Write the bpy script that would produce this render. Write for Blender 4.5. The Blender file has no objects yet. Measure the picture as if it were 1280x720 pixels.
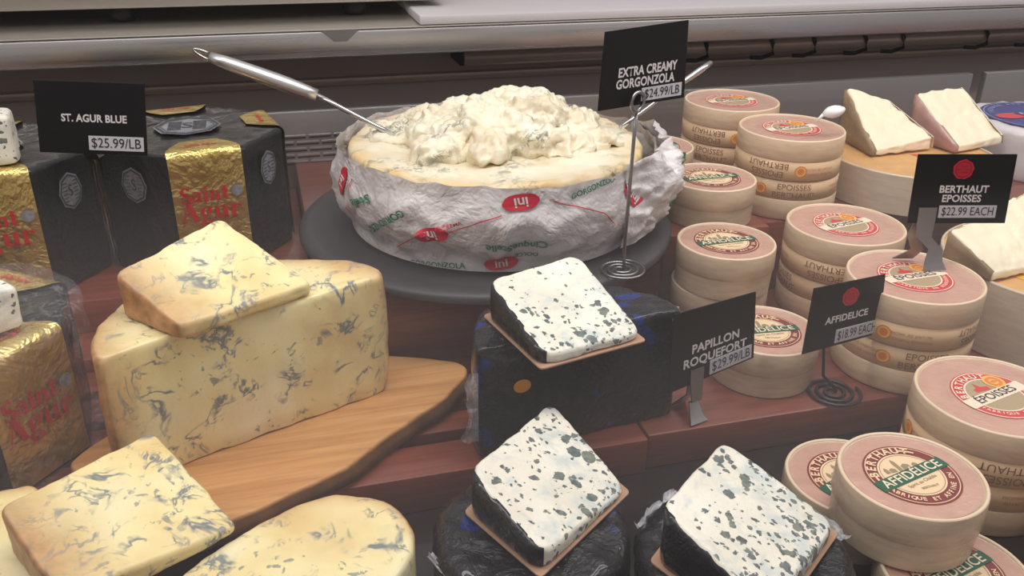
import bpy, bmesh, math, random
from mathutils import Vector, Matrix, noise

# ------------------------------------------------------------------ camera, world, lights, exposure
CAM_F, CAM_PITCH, CAM_YAW, CAM_ROLL, CAM_Z = 1100.0, 26.0, 16.0, 0.8, 0.45

SC = bpy.context.scene
COL = SC.collection
PI = math.pi

def lin(c):
    c = c / 255.0
    return c / 12.92 if c <= 0.04045 else ((c + 0.055) / 1.055) ** 2.4
def S(r, g, b):
    return (lin(r), lin(g), lin(b), 1.0)

cd = bpy.data.cameras.new('camera'); cam = bpy.data.objects.new('camera', cd); COL.objects.link(cam)
cd.sensor_width = 36.0; cd.lens = 36.0 * CAM_F / 1280.0; cd.clip_start = 0.01
p_, y_, r_ = (math.radians(v) for v in (CAM_PITCH, CAM_YAW, CAM_ROLL))
_R = Vector((math.cos(y_), -math.sin(y_), 0)); _H = Vector((math.sin(y_), math.cos(y_), 0))
_F = _H * math.cos(p_) + Vector((0, 0, -math.sin(p_))); _U = _H * math.sin(p_) + Vector((0, 0, math.cos(p_)))
_R2 = _R * math.cos(r_) + _U * math.sin(r_); _U2 = _U * math.cos(r_) - _R * math.sin(r_)
m3 = Matrix((_R2, _U2, -_F)).transposed()
cam.matrix_world = Matrix.Translation((0, 0, CAM_Z)) @ m3.to_4x4()
SC.camera = cam

vs = SC.view_settings
SC.display_settings.display_device = 'sRGB'
vs.view_transform = 'Standard'; vs.look = 'None'; vs.gamma = 1.0; vs.use_curve_mapping = False
vs.exposure = 0.0

W = bpy.data.worlds.new('store'); SC.world = W; W.use_nodes = True
wn = W.node_tree.nodes; wl = W.node_tree.links
bg = wn['Background']; bg.inputs['Strength'].default_value = 0.62
tc = wn.new('ShaderNodeTexCoord'); sx = wn.new('ShaderNodeSeparateXYZ'); cr = wn.new('ShaderNodeValToRGB')
wl.new(tc.outputs['Generated'], sx.inputs[0]); wl.new(sx.outputs['Z'], cr.inputs[0]); wl.new(cr.outputs[0], bg.inputs[0])
cr.color_ramp.elements[0].position = 0.0; cr.color_ramp.elements[0].color = (0.46, 0.42, 0.41, 1)
cr.color_ramp.elements[1].position = 0.9; cr.color_ramp.elements[1].color = (0.95, 0.93, 0.95, 1)
e = cr.color_ramp.elements.new(0.35); e.color = (0.62, 0.56, 0.55, 1)

def area(name, loc, rot, sx_, sy_, power, col=(1, 1, 1)):
    l = bpy.data.lights.new(name, 'AREA'); l.shape = 'RECTANGLE'; l.size = sx_; l.size_y = sy_; l.energy = power; l.color = col
    o = bpy.data.objects.new(name, l); COL.objects.link(o); o.location = loc; o.rotation_euler = rot
    return o
area('case_light_strip', (0.35, 0.60, 0.86), (math.radians(8), 0, 0), 2.6, 0.10, 9.6, (1.0, 0.95, 0.90))
area('ceiling_light', (0.6, 0.3, 2.4), (0, 0, 0), 1.2, 0.3, 10.0, (1.0, 0.96, 0.92))

L = {
    'gorg_coil': (0.3145, 0.7152, 0.093),
    'pap_foot': (0.3381, 0.5798, 0.0),
    'aff_coil': (0.486, 0.5939, 0.0),
    'ber_foot': (0.604, 0.636, 0.0985),
    'agur_sign_base': (-0.1629, 0.8819, 0.19),
    'sign_gorg': [(0.278, 0.6989, 0.322), (0.3743, 0.7418, 0.3219), (0.3779, 0.7434, 0.2513), (0.275, 0.6976, 0.2561)],
    'sign_pap': [(0.3034, 0.5759, 0.1166), (0.3929, 0.6015, 0.1146), (0.4023, 0.6042, 0.0457), (0.3064, 0.5767, 0.0398)],
    'sign_aff': [(0.4426, 0.5898, 0.1173), (0.5233, 0.6011, 0.1167), (0.5307, 0.6022, 0.0541), (0.4425, 0.5898, 0.0514)],
    'sign_ber': [(0.5736, 0.6507, 0.2103), (0.661, 0.6257, 0.2116), (0.6665, 0.6241, 0.1438), (0.5774, 0.6496, 0.1424)],
    'sign_agur': [(-0.203, 0.8981, 0.2619), (-0.1037, 0.858, 0.2623), (-0.1121, 0.8614, 0.1942), (-0.2116, 0.9016, 0.193)],
    'gorg_ring': (0.3158, 0.7158, 0.2584),
    'wheel': (0.2365, 0.895, 0.0925),
    'stilton': [(-0.1335, 0.5855, 0.132), (-0.0922, 0.6076, 0.132), (-0.0534, 0.6231, 0.132), (0.0262, 0.6534, 0.132), (0.077, 0.6749, 0.132), (0.0827, 0.6867, 0.132), (0.0728, 0.7045, 0.132), (0.0491, 0.7228, 0.132), (0.005, 0.7356, 0.132), (-0.0556, 0.7298, 0.132), (-0.0994, 0.7097, 0.132), (-0.1271, 0.6804, 0.132), (-0.1406, 0.6402, 0.132), (-0.1408, 0.6128, 0.132)],
    'stilton_wedge': [(-0.123, 0.6524, 0.168), (-0.0467, 0.7319, 0.176), (0.0215, 0.6534, 0.144), (-0.0775, 0.5987, 0.146)],
    'front_wedge': [(-0.1855, 0.496, 0.088), (-0.1025, 0.5732, 0.077), (-0.0463, 0.4748, 0.061), (-0.1418, 0.4211, 0.074)],
    'mid_stilton': [(-0.0862, 0.4455, 0.05), (-0.0648, 0.4656, 0.05), (-0.0306, 0.4895, 0.05), (-0.0062, 0.5017, 0.05), (0.0187, 0.5048, 0.05), (0.0452, 0.4943, 0.05), (0.0593, 0.4775, 0.05), (0.0665, 0.4556, 0.05), (0.0603, 0.4324, 0.05), (0.0372, 0.3998, 0.05), (0.0067, 0.3796, 0.05), (-0.0463, 0.3878, 0.05), (-0.0843, 0.413, 0.05)],
    'left_stilton': [(-0.2466, 0.5508, 0.052), (-0.2207, 0.5636, 0.052), (-0.1837, 0.5673, 0.052), (-0.1697, 0.5304, 0.052), (-0.1634, 0.4546, 0.052), (-0.1946, 0.4499, 0.052), (-0.2332, 0.5008, 0.052)],
    'board': [(0.0889, 0.7381, 0.018), (0.1209, 0.7252, 0.018), (0.1506, 0.7098, 0.018), (0.1589, 0.6986, 0.018), (0.1535, 0.6851, 0.018), (0.1258, 0.6504, 0.018), (0.096, 0.6285, 0.018), (0.0664, 0.605, 0.018), (0.0357, 0.5765, 0.018), (0.0065, 0.5606, 0.018), (-0.0268, 0.5452, 0.018), (-0.0553, 0.5327, 0.018), (-0.0824, 0.5243, 0.018), (-0.1115, 0.5565, 0.018), (-0.1474, 0.5846, 0.018), (-0.1796, 0.633, 0.018), (-0.1726, 0.6451, 0.018), (-0.1516, 0.6701, 0.018), (-0.0841, 0.7294, 0.018), (0.0248, 0.753, 0.018)],
    'roq_block': [(0.1517, 0.6235, 0.106), (0.3254, 0.6061, 0.106)],
    'roq_block_b': [(0.138, 0.5774, 0.0), (0.3263, 0.601, 0.0)],
    'roq_wedge_top': [(0.1577, 0.6255, 0.141), (0.2474, 0.6578, 0.144), (0.2672, 0.5555, 0.116), (0.1777, 0.5357, 0.122)],
    'roq_wedge_mid': [(0.1054, 0.4714, 0.078), (0.1922, 0.5514, 0.066), (0.2204, 0.4622, 0.0475), (0.1368, 0.4009, 0.056)],
    'roq_wedge_right': [(0.2112, 0.3939, 0.084), (0.2934, 0.4621, 0.076), (0.3405, 0.3856, 0.05), (0.2456, 0.3184, 0.066)],
    'roq_half_mid': (0.1446, 0.4482, 0.036),
    'roq_half_right': (0.2716, 0.392, 0.036),
    'aff955': (0.4392, 0.647, 0.047),
    'aff909': (0.4489, 0.7551, 0.094),
    'aff888': (0.4806, 0.8593, 0.128),
    'aff822': (0.4624, 0.9885, 0.128),
    'aff1140': (0.4165, 0.4095, 0.059),
    'aff1190': (0.4256, 0.3602, 0.012),
    'aff1064': (0.4179, 0.4694, 0.012),
    'ep990': (0.6082, 0.9076, 0.1645),
    'ep916': (0.6024, 1.0455, 0.1645),
    'ep1057': (0.5949, 0.7598, 0.097),
    'ep1143': (0.5797, 0.6266, 0.097),
    'ep1247': (0.55, 0.4781, 0.062),
    'ep1345': (0.578, 0.35, 0.062),
    'disc1': (0.7937, 0.9153, 0.117),
    'disc2': (0.79, 0.655, 0.078),
    'blue': (1.0403, 0.9622, 0.136),
    'disc1_l': (0.6548, 0.8985, 0.132),
    'disc1_r': (0.858, 0.8504, 0.132),
    'brie1': [(0.7446, 1.001, 0.175), (0.7952, 0.9773, 0.18), (0.8291, 0.9201, 0.127), (0.736, 0.9132, 0.127)],
    'brie2': [(0.8352, 0.976, 0.175), (0.9173, 0.9874, 0.18), (0.9362, 0.9175, 0.127), (0.8508, 0.9004, 0.127)],
    'brie3': [(0.6562, 0.6773, 0.118), (0.8096, 0.7351, 0.128), (0.7663, 0.6435, 0.086), (0.6751, 0.6305, 0.086)],
    'spoon_tip': (0.1212, 0.9224, 0.186),
    'spoon_mid': (0.0537, 0.9465, 0.2227),
    'spoon_end': (-0.0498, 0.9698, 0.2625),
    'spoon_hook': (-0.0617, 0.9725, 0.2681),
    'fork_tip': (0.3715, 0.8689, 0.19),
    'fork_mid': (0.4275, 0.8802, 0.2211),
    'fork_end': (0.4817, 0.8907, 0.2496),
    'white_tip': (0.6183, 0.8634, 0.19),
    'white_tip_end': (0.6405, 0.8556, 0.2),
    'cut_topleft': [(-0.256, 0.8707, 0.235), (-0.2256, 0.9128, 0.235), (-0.2114, 0.8793, 0.23), (-0.2207, 0.8897, 0.205), (-0.267, 0.8877, 0.205)],
    'cut_left': [(-0.2379, 0.6665, 0.15), (-0.1986, 0.6468, 0.16), (-0.1751, 0.6005, 0.15), (-0.1946, 0.584, 0.145)],
    'pipe': (0.3598, 1.2713, 0.17),
}

# ------------------------------------------------------------------ helpers
def tag(o, label=None, cat=None, group=None, kind=None):
    if label: o['label'] = label
    if cat: o['category'] = cat
    if group: o['group'] = group
    if kind: o['kind'] = kind
    return o
def thing(name, label, cat, loc=(0, 0, 0), rotz=0.0, group=None):
    o = bpy.data.objects.new(name, None); COL.objects.link(o)
    o.empty_display_size = 0.02
    o.location = loc; o.rotation_euler = (0, 0, rotz)
    return tag(o, label, cat, group)
def obj(name, bm, m, parent=None, loc=None, smooth=True, recalc=True):
    if recalc: bmesh.ops.recalc_face_normals(bm, faces=bm.faces[:])
    me = bpy.data.meshes.new(name); bm.to_mesh(me); bm.free()
    if smooth is True:
        for p in me.polygons: p.use_smooth = True
    elif smooth:
        for p in me.polygons: p.use_smooth = True
        me.set_sharp_from_angle(angle=math.radians(smooth))
    for mm in (m if isinstance(m, (list, tuple)) else [m]): me.materials.append(mm)
    o = bpy.data.objects.new(name, me); COL.objects.link(o)
    if parent: o.parent = parent
    if loc: o.location = loc
    return o
def copy_tree(o, parent=None):
    c = o.copy(); COL.objects.link(c)
    if parent: c.parent = parent
    for ch in list(o.children): copy_tree(ch, c)
    return c
def shift(bm, d):
    for v in bm.verts: v.co -= Vector(d)
    return bm
def nz(x, y, z, s=1.0, o=0.0):
    return noise.noise(Vector((x * s + o, y * s + o * 1.7, z * s - o)))

def box(bm, x0, x1, y0, y1, z0, z1, bevel=0.0, seg=2):
    r = bmesh.ops.create_cube(bm, size=1.0)
    for v in r['verts']:
        v.co = Vector(((x0 + x1) / 2 + v.co.x * (x1 - x0), (y0 + y1) / 2 + v.co.y * (y1 - y0), (z0 + z1) / 2 + v.co.z * (z1 - z0)))
    if bevel:
        es = list({e for v in r['verts'] for e in v.link_edges})
        bmesh.ops.bevel(bm, geom=es, offset=bevel, segments=seg, profile=0.5, affect='EDGES')
    return bm
def bx(x0, x1, y0, y1, z0, z1, bevel=0.0, seg=2):
    return box(bmesh.new(), x0, x1, y0, y1, z0, z1, bevel, seg)
def tube(bm, pts, rad, n=10, cap=True):
    pts = [Vector(p) for p in pts]; rads = rad if isinstance(rad, (list, tuple)) else [rad] * len(pts)
    rings = []; up = Vector((0.13, 0.21, 0.97)).normalized()
    for i, p in enumerate(pts):
        t = (pts[min(i + 1, len(pts) - 1)] - pts[max(i - 1, 0)]).normalized()
        a = t.cross(up)
        if a.length < 0.05: a = t.cross(Vector((1, 0, 0)))
        a.normalize(); b = t.cross(a)
        rings.append([bm.verts.new(p + (a * math.cos(2 * PI * k / n) + b * math.sin(2 * PI * k / n)) * rads[i]) for k in range(n)])
    for i in range(len(rings) - 1):
        for k in range(n):
            bm.faces.new((rings[i][k], rings[i][(k + 1) % n], rings[i + 1][(k + 1) % n], rings[i + 1][k]))
    if cap: bm.faces.new(rings[0][::-1]); bm.faces.new(rings[-1])
    return bm
def lathe(bm, prof, n=64, closed=False):
    rings = []
    for (r, z) in prof:
        if r < 1e-6: rings.append([bm.verts.new((0, 0, z))])
        else: rings.append([bm.verts.new((r * math.cos(2 * PI * k / n), r * math.sin(2 * PI * k / n), z)) for k in range(n)])
    m = len(rings)
    for i in range(m if closed else m - 1):
        a, b = rings[i], rings[(i + 1) % m]
        for k in range(n):
            k2 = (k + 1) % n
            if len(a) == 1 and len(b) == 1: continue
            if len(a) == 1: bm.faces.new((a[0], b[k2], b[k]))
            elif len(b) == 1: bm.faces.new((a[k], a[k2], b[0]))
            else: bm.faces.new((a[k], a[k2], b[k2], b[k]))
    return bm

def round_poly(pts, rad, step=0.004, seg=5):
    """outline with rounded corners, resampled at about step"""
    pts = [Vector((p[0], p[1])) for p in pts]; out = []; n = len(pts)
    for i in range(n):
        p0, p, p1 = pts[i - 1], pts[i], pts[(i + 1) % n]
        a = (p0 - p); b = (p1 - p); la, lb = a.length, b.length
        r = min(rad, la * 0.45, lb * 0.45); s = p + a.normalized() * r; e_ = p + b.normalized() * r
        for k in range(seg + 1):
            t = k / seg; out.append(s * (1 - t) ** 2 + p * 2 * t * (1 - t) + e_ * t * t)
    res = []; n = len(out)
    for i in range(n):
        a, b = out[i], out[(i + 1) % n]; l = (b - a).length
        k = max(1, int(round(l / step)))
        for j in range(k): res.append(a.lerp(b, j / k))
    return res
def plane_fit(pts):
    """least squares z = a x + b y + c through 3-D points"""
    import numpy as np
    A = np.array([[p[0], p[1], 1.0] for p in pts]); z = np.array([p[2] for p in pts])
    s = np.linalg.lstsq(A, z, rcond=None)[0]
    return lambda x, y: float(s[0] * x + s[1] * y + s[2])
def loft(outline, zb, zt, r=0.005, nside=8, ncap=10, amp=0.0, sc=60.0, seed=0.0, rind=None, bulge=0.0):
    """closed solid from an outline, a base height and a top height function, with rounded edges; rind(x,y,z,w) -> 0..1 stored as attribute"""
    bm = bmesh.new(); lay = bm.verts.layers.float.new('rind')
    n = len(outline); c = sum(outline, Vector((0, 0))) / n
    def inset(p, d):
        v = p - c; l = v.length
        return c + v * max(0.0, (l - d) / l)
    rings = []
    def ring(f):
        rings.append([bm.verts.new(f(p)) for p in outline])
    def zz(p, t): return zb + (zt(p.x, p.y) - zb) * t
    for k in range(4):                                          # base edge
        a = PI / 2 * k / 4
        ring(lambda p, a=a: (*inset(p, r * 0.6 * (1 - math.sin(a))), zb + r * 0.6 * (1 - math.cos(a))))
    for k in range(1, nside):
        t = k / nside
        ring(lambda p, t=t: (*inset(p, -bulge * math.sin(PI * t)), (zb + r * 0.6) * (1 - t) + (zt(p.x, p.y) - r) * t))
    for k in range(5):
        a = PI / 2 * k / 4
        ring(lambda p, a=a: (*inset(p, r * (1 - math.cos(a))), zt(p.x, p.y) - r + r * math.sin(a)))
    for k in range(1, ncap):
        s = 1 - k / ncap
        def f(p, s=s):
            q = inset(p, r); q = c + (q - c) * s
            return (q.x, q.y, zt(q.x, q.y))
        ring(f)
    for i in range(len(rings) - 1):
        for k in range(n):
            bm.faces.new((rings[i][k], rings[i][(k + 1) % n], rings[i + 1][(k + 1) % n], rings[i + 1][k]))
    ct = bm.verts.new((c.x, c.y, zt(c.x, c.y)))
    for k in range(n): bm.faces.new((rings[-1][k], rings[-1][(k + 1) % n], ct))
    bm.faces.new(rings[0][::-1])
    bmesh.ops.recalc_face_normals(bm, faces=bm.faces[:]); bm.normal_update()
    for v in bm.verts:
        if rind: v[lay] = rind(v.co.x, v.co.y, v.co.z)
    if amp:
        ds = [(v, v.normal * amp * (nz(*v.co, sc, seed) + 0.5 * nz(*v.co, sc * 2.7, seed + 3))) for v in bm.verts]
        for v, d in ds: v.co += d
    return bm
def seg_dist(x, y, a, b):
    p = Vector((x, y)); a = Vector(a[:2]); b = Vector(b[:2]); ab = b - a
    t = max(0, min(1, (p - a).dot(ab) / ab.length_squared)); return (p - a - ab * t).length

# ---- lettering: flat meshes of the default font, laid on a surface by a mapping function
_TX = {}
def glyphs(s, bold=0.0, align='CENTER', spacing=1.0):
    key = (s, bold, align, spacing)
    if key not in _TX:
        cu = bpy.data.curves.new('text', 'FONT'); cu.body = s; cu.size = 1.0; cu.align_x = align; cu.align_y = 'CENTER'
        cu.offset = bold; cu.resolution_u = 3; cu.space_character = spacing; cu.fill_mode = 'FRONT'
        o = bpy.data.objects.new('text', cu); COL.objects.link(o)
        dg = bpy.context.evaluated_depsgraph_get(); dg.update()
        me = bpy.data.meshes.new_from_object(o.evaluated_get(dg))
        _TX[key] = ([tuple(v.co) for v in me.vertices], [tuple(p.vertices) for p in me.polygons])
        bpy.data.objects.remove(o); bpy.data.meshes.remove(me); bpy.data.curves.remove(cu)
    return _TX[key]
def letter(bm, s, size, f, bold=0.0, align='CENTER', spacing=1.0, wscale=1.0):
    vs_, fs = glyphs(s, bold, align, spacing)
    vv = [bm.verts.new(f(x * size * wscale, y * size)) for (x, y, z) in vs_]
    for q in fs:
        try: bm.faces.new([vv[i] for i in q])
        except ValueError: pass
    return bm
def arc_text(bm, s, size, R, a0, z, inward=False, pitch=0.72, bold=0.02, centre=(0, 0)):
    """letters along a circle; a0 = angle of the middle of the word (deg); inward = read from inside at the bottom"""
    n = len(s)
    for i, ch in enumerate(s):
        if ch == ' ': continue
        d = (i - (n - 1) / 2) * size * pitch / R
        a = math.radians(a0) + (d if inward else -d)
        up_ = a + PI if inward else a
        c = Vector((R * math.cos(a) + centre[0], R * math.sin(a) + centre[1]))
        u = Vector((math.cos(up_), math.sin(up_))); rgt = Vector((u.y, -u.x))
        letter(bm, ch, size, lambda x, y: (c.x + rgt.x * x + u.x * y, c.y + rgt.y * x + u.y * y, z), bold)
def disc(bm, R, z, n=48, c=(0, 0), r0=0.0, sxy=(1, 1)):
    o = [bm.verts.new((c[0] + R * sxy[0] * math.cos(2 * PI * k / n), c[1] + R * sxy[1] * math.sin(2 * PI * k / n), z)) for k in range(n)]
    if r0 <= 0: bm.faces.new(o)
    else:
        i_ = [bm.verts.new((c[0] + r0 * sxy[0] * math.cos(2 * PI * k / n), c[1] + r0 * sxy[1] * math.sin(2 * PI * k / n), z)) for k in range(n)]
        for k in range(n): bm.faces.new((o[k], o[(k + 1) % n], i_[(k + 1) % n], i_[k]))
    return bm
def poly(bm, pts, z):
    bm.faces.new([bm.verts.new((x, y, z)) for x, y in pts]); return bm

# ------------------------------------------------------------------ materials
def new_mat(name):
    m = bpy.data.materials.new(name); m.use_nodes = True
    nt = m.node_tree; b = nt.nodes['Principled BSDF']
    return m, nt, b
def N(nt, t, **kw):
    n = nt.nodes.new(t)
    for k, v in kw.items(): setattr(n, k, v)
    return n
def noise_tex(nt, scale, detail=4, rough=0.55, dist=0.0, vec=None):
    n = N(nt, 'ShaderNodeTexNoise'); n.inputs['Scale'].default_value = scale; n.inputs['Detail'].default_value = detail
    n.inputs['Roughness'].default_value = rough; n.inputs['Distortion'].default_value = dist
    if vec is not None: nt.links.new(vec, n.inputs['Vector'])
    return n
def ramp(nt, src, stops):
    r = N(nt, 'ShaderNodeValToRGB'); nt.links.new(src, r.inputs[0])
    while len(r.color_ramp.elements) < len(stops): r.color_ramp.elements.new(0.5)
    for e_, (p, c) in zip(r.color_ramp.elements, stops): e_.position = p; e_.color = c if len(c) == 4 else (*c, 1)
    return r
def mix(nt, fac, a, b, blend='MIX'):
    m = N(nt, 'ShaderNodeMix', data_type='RGBA', blend_type=blend)
    for s, v in ((0, fac), (6, a), (7, b)):
        if hasattr(v, 'links'): nt.links.new(v, m.inputs[s])
        else: m.inputs[s].default_value = v
    return m.outputs[2]
def math_(nt, op, a, b=0.0, clamp=False):
    m = N(nt, 'ShaderNodeMath', operation=op); m.use_clamp = clamp
    for i, v in enumerate((a, b)):
        if hasattr(v, 'links'): nt.links.new(v, m.inputs[i])
        else: m.inputs[i].default_value = v
    return m.outputs[0]
def bump(nt, b, h, strength=0.3, dist=0.002):
    n = N(nt, 'ShaderNodeBump'); n.inputs['Strength'].default_value = strength; n.inputs['Distance'].default_value = dist
    nt.links.new(h, n.inputs['Height']); nt.links.new(n.outputs[0], b.inputs['Normal'])
def coords(nt, off=(0, 0, 0), scale=(1, 1, 1), rot=(0, 0, 0)):
    t = N(nt, 'ShaderNodeTexCoord'); mp = N(nt, 'ShaderNodeMapping'); nt.links.new(t.outputs['Object'], mp.inputs[0])
    mp.inputs['Location'].default_value = off; mp.inputs['Scale'].default_value = scale; mp.inputs['Rotation'].default_value = rot
    return mp.outputs[0]
def plain(name, col, rough=0.5, metal=0.0, spec=0.5, coat=0.0, coat_r=0.1, var=0.0, vscale=40, bmp=0.0, bscale=200):
    m, nt, b = new_mat(name)
    b.inputs['Base Color'].default_value = col; b.inputs['Roughness'].default_value = rough; b.inputs['Metallic'].default_value = metal
    b.inputs['Specular IOR Level'].default_value = spec; b.inputs['Coat Weight'].default_value = coat; b.inputs['Coat Roughness'].default_value = coat_r
    if var or bmp:
        v = coords(nt)
        if var:
            n = noise_tex(nt, vscale, 4, 0.6, 0, v)
            d = tuple(c * (1 - var) for c in col[:3]) + (1,); u = tuple(min(1, c * (1 + var)) for c in col[:3]) + (1,)
            nt.links.new(ramp(nt, n.outputs[0], [(0.3, d), (0.7, u)]).outputs[0], b.inputs['Base Color'])
        if bmp: bump(nt, b, noise_tex(nt, bscale, 3, 0.6, 0, v).outputs[0], bmp, 0.001)
    return m

def stilton_mat(name, seed, wrapped=False, dens=0.5):
    m, nt, b = new_mat(name); v = coords(nt, (seed, seed * 0.37, -seed * 0.6))
    big = noise_tex(nt, 14, 3, 0.5, 0.2, v)
    base = ramp(nt, big.outputs[0], [(0.30, S(226, 194, 132)), (0.5, S(242, 226, 168)), (0.75, S(246, 238, 200))]).outputs[0]
    at = N(nt, 'ShaderNodeAttribute', attribute_name='rind')
    tan = ramp(nt, at.outputs['Fac'], [(0.0, (0, 0, 0)), (0.45, (0.42, 0.42, 0.42)), (0.8, (0.85, 0.85, 0.85)), (1.0, (1, 1, 1))]).outputs[0]
    rc = ramp(nt, noise_tex(nt, 60, 5, 0.7, 0, v).outputs[0], [(0.3, S(138, 96, 60)), (0.55, S(188, 136, 88)), (0.8, S(214, 164, 116))]).outputs[0]
    base = mix(nt, tan, base, rc)
    # veins: thin bands where two warped noises cross a level, broken up by a patch mask
    w1 = noise_tex(nt, 26, 4, 0.58, 0.7, v); w2 = noise_tex(nt, 44, 3, 0.6, 0.8, v)
    l1 = math_(nt, 'ABSOLUTE', math_(nt, 'SUBTRACT', w1.outputs[0], 0.5)); l2 = math_(nt, 'ABSOLUTE', math_(nt, 'SUBTRACT', w2.outputs[0], 0.47))
    k1 = ramp(nt, l1, [(0.006, (1, 1, 1)), (0.034, (0, 0, 0))]).outputs[0]; k2 = ramp(nt, l2, [(0.010, (1, 1, 1)), (0.042, (0, 0, 0))]).outputs[0]
    patch = ramp(nt, noise_tex(nt, 30, 2, 0.5, 0, v).outputs[0], [(dens, (0, 0, 0)), (dens + 0.09, (1, 1, 1))]).outputs[0]
    patch2 = ramp(nt, noise_tex(nt, 48, 3, 0.5, 0.4, v).outputs[0], [(dens + 0.03, (0, 0, 0)), (dens + 0.13, (1, 1, 1))]).outputs[0]
    vein = math_(nt, 'MAXIMUM', math_(nt, 'MULTIPLY', k1, patch), math_(nt, 'MULTIPLY', k2, patch2))
    w3 = noise_tex(nt, 120, 3, 0.6, 0.6, v); k3 = ramp(nt, w3.outputs[0], [(0.62, (0, 0, 0)), (0.66, (1, 1, 1))]).outputs[0]
    patch3 = ramp(nt, noise_tex(nt, 22, 2, 0.5, 0, v).outputs[0], [(dens - 0.04, (0, 0, 0)), (dens + 0.06, (1, 1, 1))]).outputs[0]
    vein = math_(nt, 'MAXIMUM', vein, math_(nt, 'MULTIPLY', math_(nt, 'MULTIPLY', k3, patch3), 0.8))
    halo = math_(nt, 'MULTIPLY', math_(nt, 'MULTIPLY', ramp(nt, l1, [(0.0, (1, 1, 1)), (0.07, (0, 0, 0))]).outputs[0], patch), 0.35)
    keep = math_(nt, 'SUBTRACT', 1.0, math_(nt, 'MULTIPLY', at.outputs['Fac'], 0.95), True)
    vein = math_(nt, 'MULTIPLY', vein, keep); halo = math_(nt, 'MULTIPLY', halo, keep)
    c = mix(nt, halo, base, S(178, 180, 168)); c = mix(nt, math_(nt, 'MULTIPLY', vein, 0.85), c, S(96, 112, 124))
    nt.links.new(c, b.inputs['Base Color'])
    b.inputs['Roughness'].default_value = 0.42; b.inputs['Subsurface Weight'].default_value = 0.12; b.inputs['Subsurface Radius'].default_value = (0.006, 0.004, 0.002)
    if wrapped:
        b.inputs['Coat Weight'].default_value = 0.5; b.inputs['Coat Roughness'].default_value = 0.12
    bump(nt, b, math_(nt, 'SUBTRACT', noise_tex(nt, 160, 4, 0.6, 0, v).outputs[0], math_(nt, 'MULTIPLY', vein, 0.5)), 0.25, 0.0012)
    return m
def roquefort_mat(name, seed, grad):
    """grad: (gx, gy, c) in object coords; blotches get denser where gx x + gy y + c grows"""
    m, nt, b = new_mat(name); v = coords(nt, (seed, seed * 0.37, -seed * 0.6)); o = N(nt, 'ShaderNodeTexCoord').outputs['Object']
    sep = N(nt, 'ShaderNodeSeparateXYZ'); nt.links.new(o, sep.inputs[0])
    g = math_(nt, 'ADD', math_(nt, 'ADD', math_(nt, 'MULTIPLY', sep.outputs[0], grad[0]), math_(nt, 'MULTIPLY', sep.outputs[1], grad[1])), grad[2], True)
    base = ramp(nt, noise_tex(nt, 20, 3, 0.5, 0, v).outputs[0], [(0.3, S(228, 222, 204)), (0.6, S(242, 237, 222)), (0.8, S(246, 243, 234))]).outputs[0]
    wv = noise_tex(nt, 120, 3, 0.6, 0, v)
    vm = N(nt, 'ShaderNodeVectorMath', operation='MULTIPLY_ADD'); nt.links.new(wv.outputs['Color'], vm.inputs[0]); vm.inputs[1].default_value = (0.010, 0.010, 0.010); nt.links.new(v, vm.inputs[2])
    def cells(scale, lo, hi):
        """roundish blotches: some cells, each with its own size"""
        vo = N(nt, 'ShaderNodeTexVoronoi'); vo.inputs['Scale'].default_value = scale; vo.inputs['Randomness'].default_value = 1.0; nt.links.new(vm.outputs[0], vo.inputs['Vector'])
        sc_ = N(nt, 'ShaderNodeSeparateColor'); nt.links.new(vo.outputs['Color'], sc_.inputs[0])
        rr = math_(nt, 'MULTIPLY', math_(nt, 'ADD', math_(nt, 'SUBTRACT', sc_.outputs[0], lo), math_(nt, 'MULTIPLY', g, hi)), 0.82)
        d_ = math_(nt, 'SUBTRACT', rr, vo.outputs['Distance']); return d_, sc_.outputs[1]
    d1_, c1_ = cells(104, 0.58, 0.50); d2_, c2_ = cells(200, 0.56, 0.46)
    s1 = ramp(nt, d1_, [(0.0, (0, 0, 0)), (0.05, (1, 1, 1))]).outputs[0]; s2 = ramp(nt, d2_, [(0.0, (0, 0, 0)), (0.06, (1, 1, 1))]).outputs[0]
    n2 = noise_tex(nt, 190, 2, 0.5, 0.3, v)
    h1 = ramp(nt, math_(nt, 'ADD', noise_tex(nt, 60, 3, 0.6, 0.3, v).outputs[0], math_(nt, 'MULTIPLY', g, 0.16)), [(0.55, (0, 0, 0)), (0.75, (1, 1, 1))]).outputs[0]
    at = N(nt, 'ShaderNodeAttribute', attribute_name='rind')
    keep = math_(nt, 'SUBTRACT', 1.0, ramp(nt, at.outputs['Fac'], [(0.15, (0, 0, 0)), (0.6, (1, 1, 1))]).outputs[0], True)
    s = math_(nt, 'MULTIPLY', math_(nt, 'MAXIMUM', s1, s2), keep)
    hole = ramp(nt, n2.outputs[0], [(0.35, S(48, 62, 66)), (0.5, S(74, 92, 98)), (0.62, S(112, 120, 104))]).outputs[0]
    c = mix(nt, math_(nt, 'MULTIPLY', math_(nt, 'MULTIPLY', h1, keep), 0.7), base, S(190, 203, 203)); c = mix(nt, math_(nt, 'MULTIPLY', s, 0.92), c, hole)
    nt.links.new(c, b.inputs['Base Color'])
    b.inputs['Roughness'].default_value = 0.4; b.inputs['Subsurface Weight'].default_value = 0.1; b.inputs['Subsurface Radius'].default_value = (0.006, 0.005, 0.003)
    bump(nt, b, math_(nt, 'SUBTRACT', noise_tex(nt, 230, 4, 0.6, 0, v).outputs[0], math_(nt, 'MULTIPLY', s, 1.4)), 0.4, 0.0015)
    return m
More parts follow.
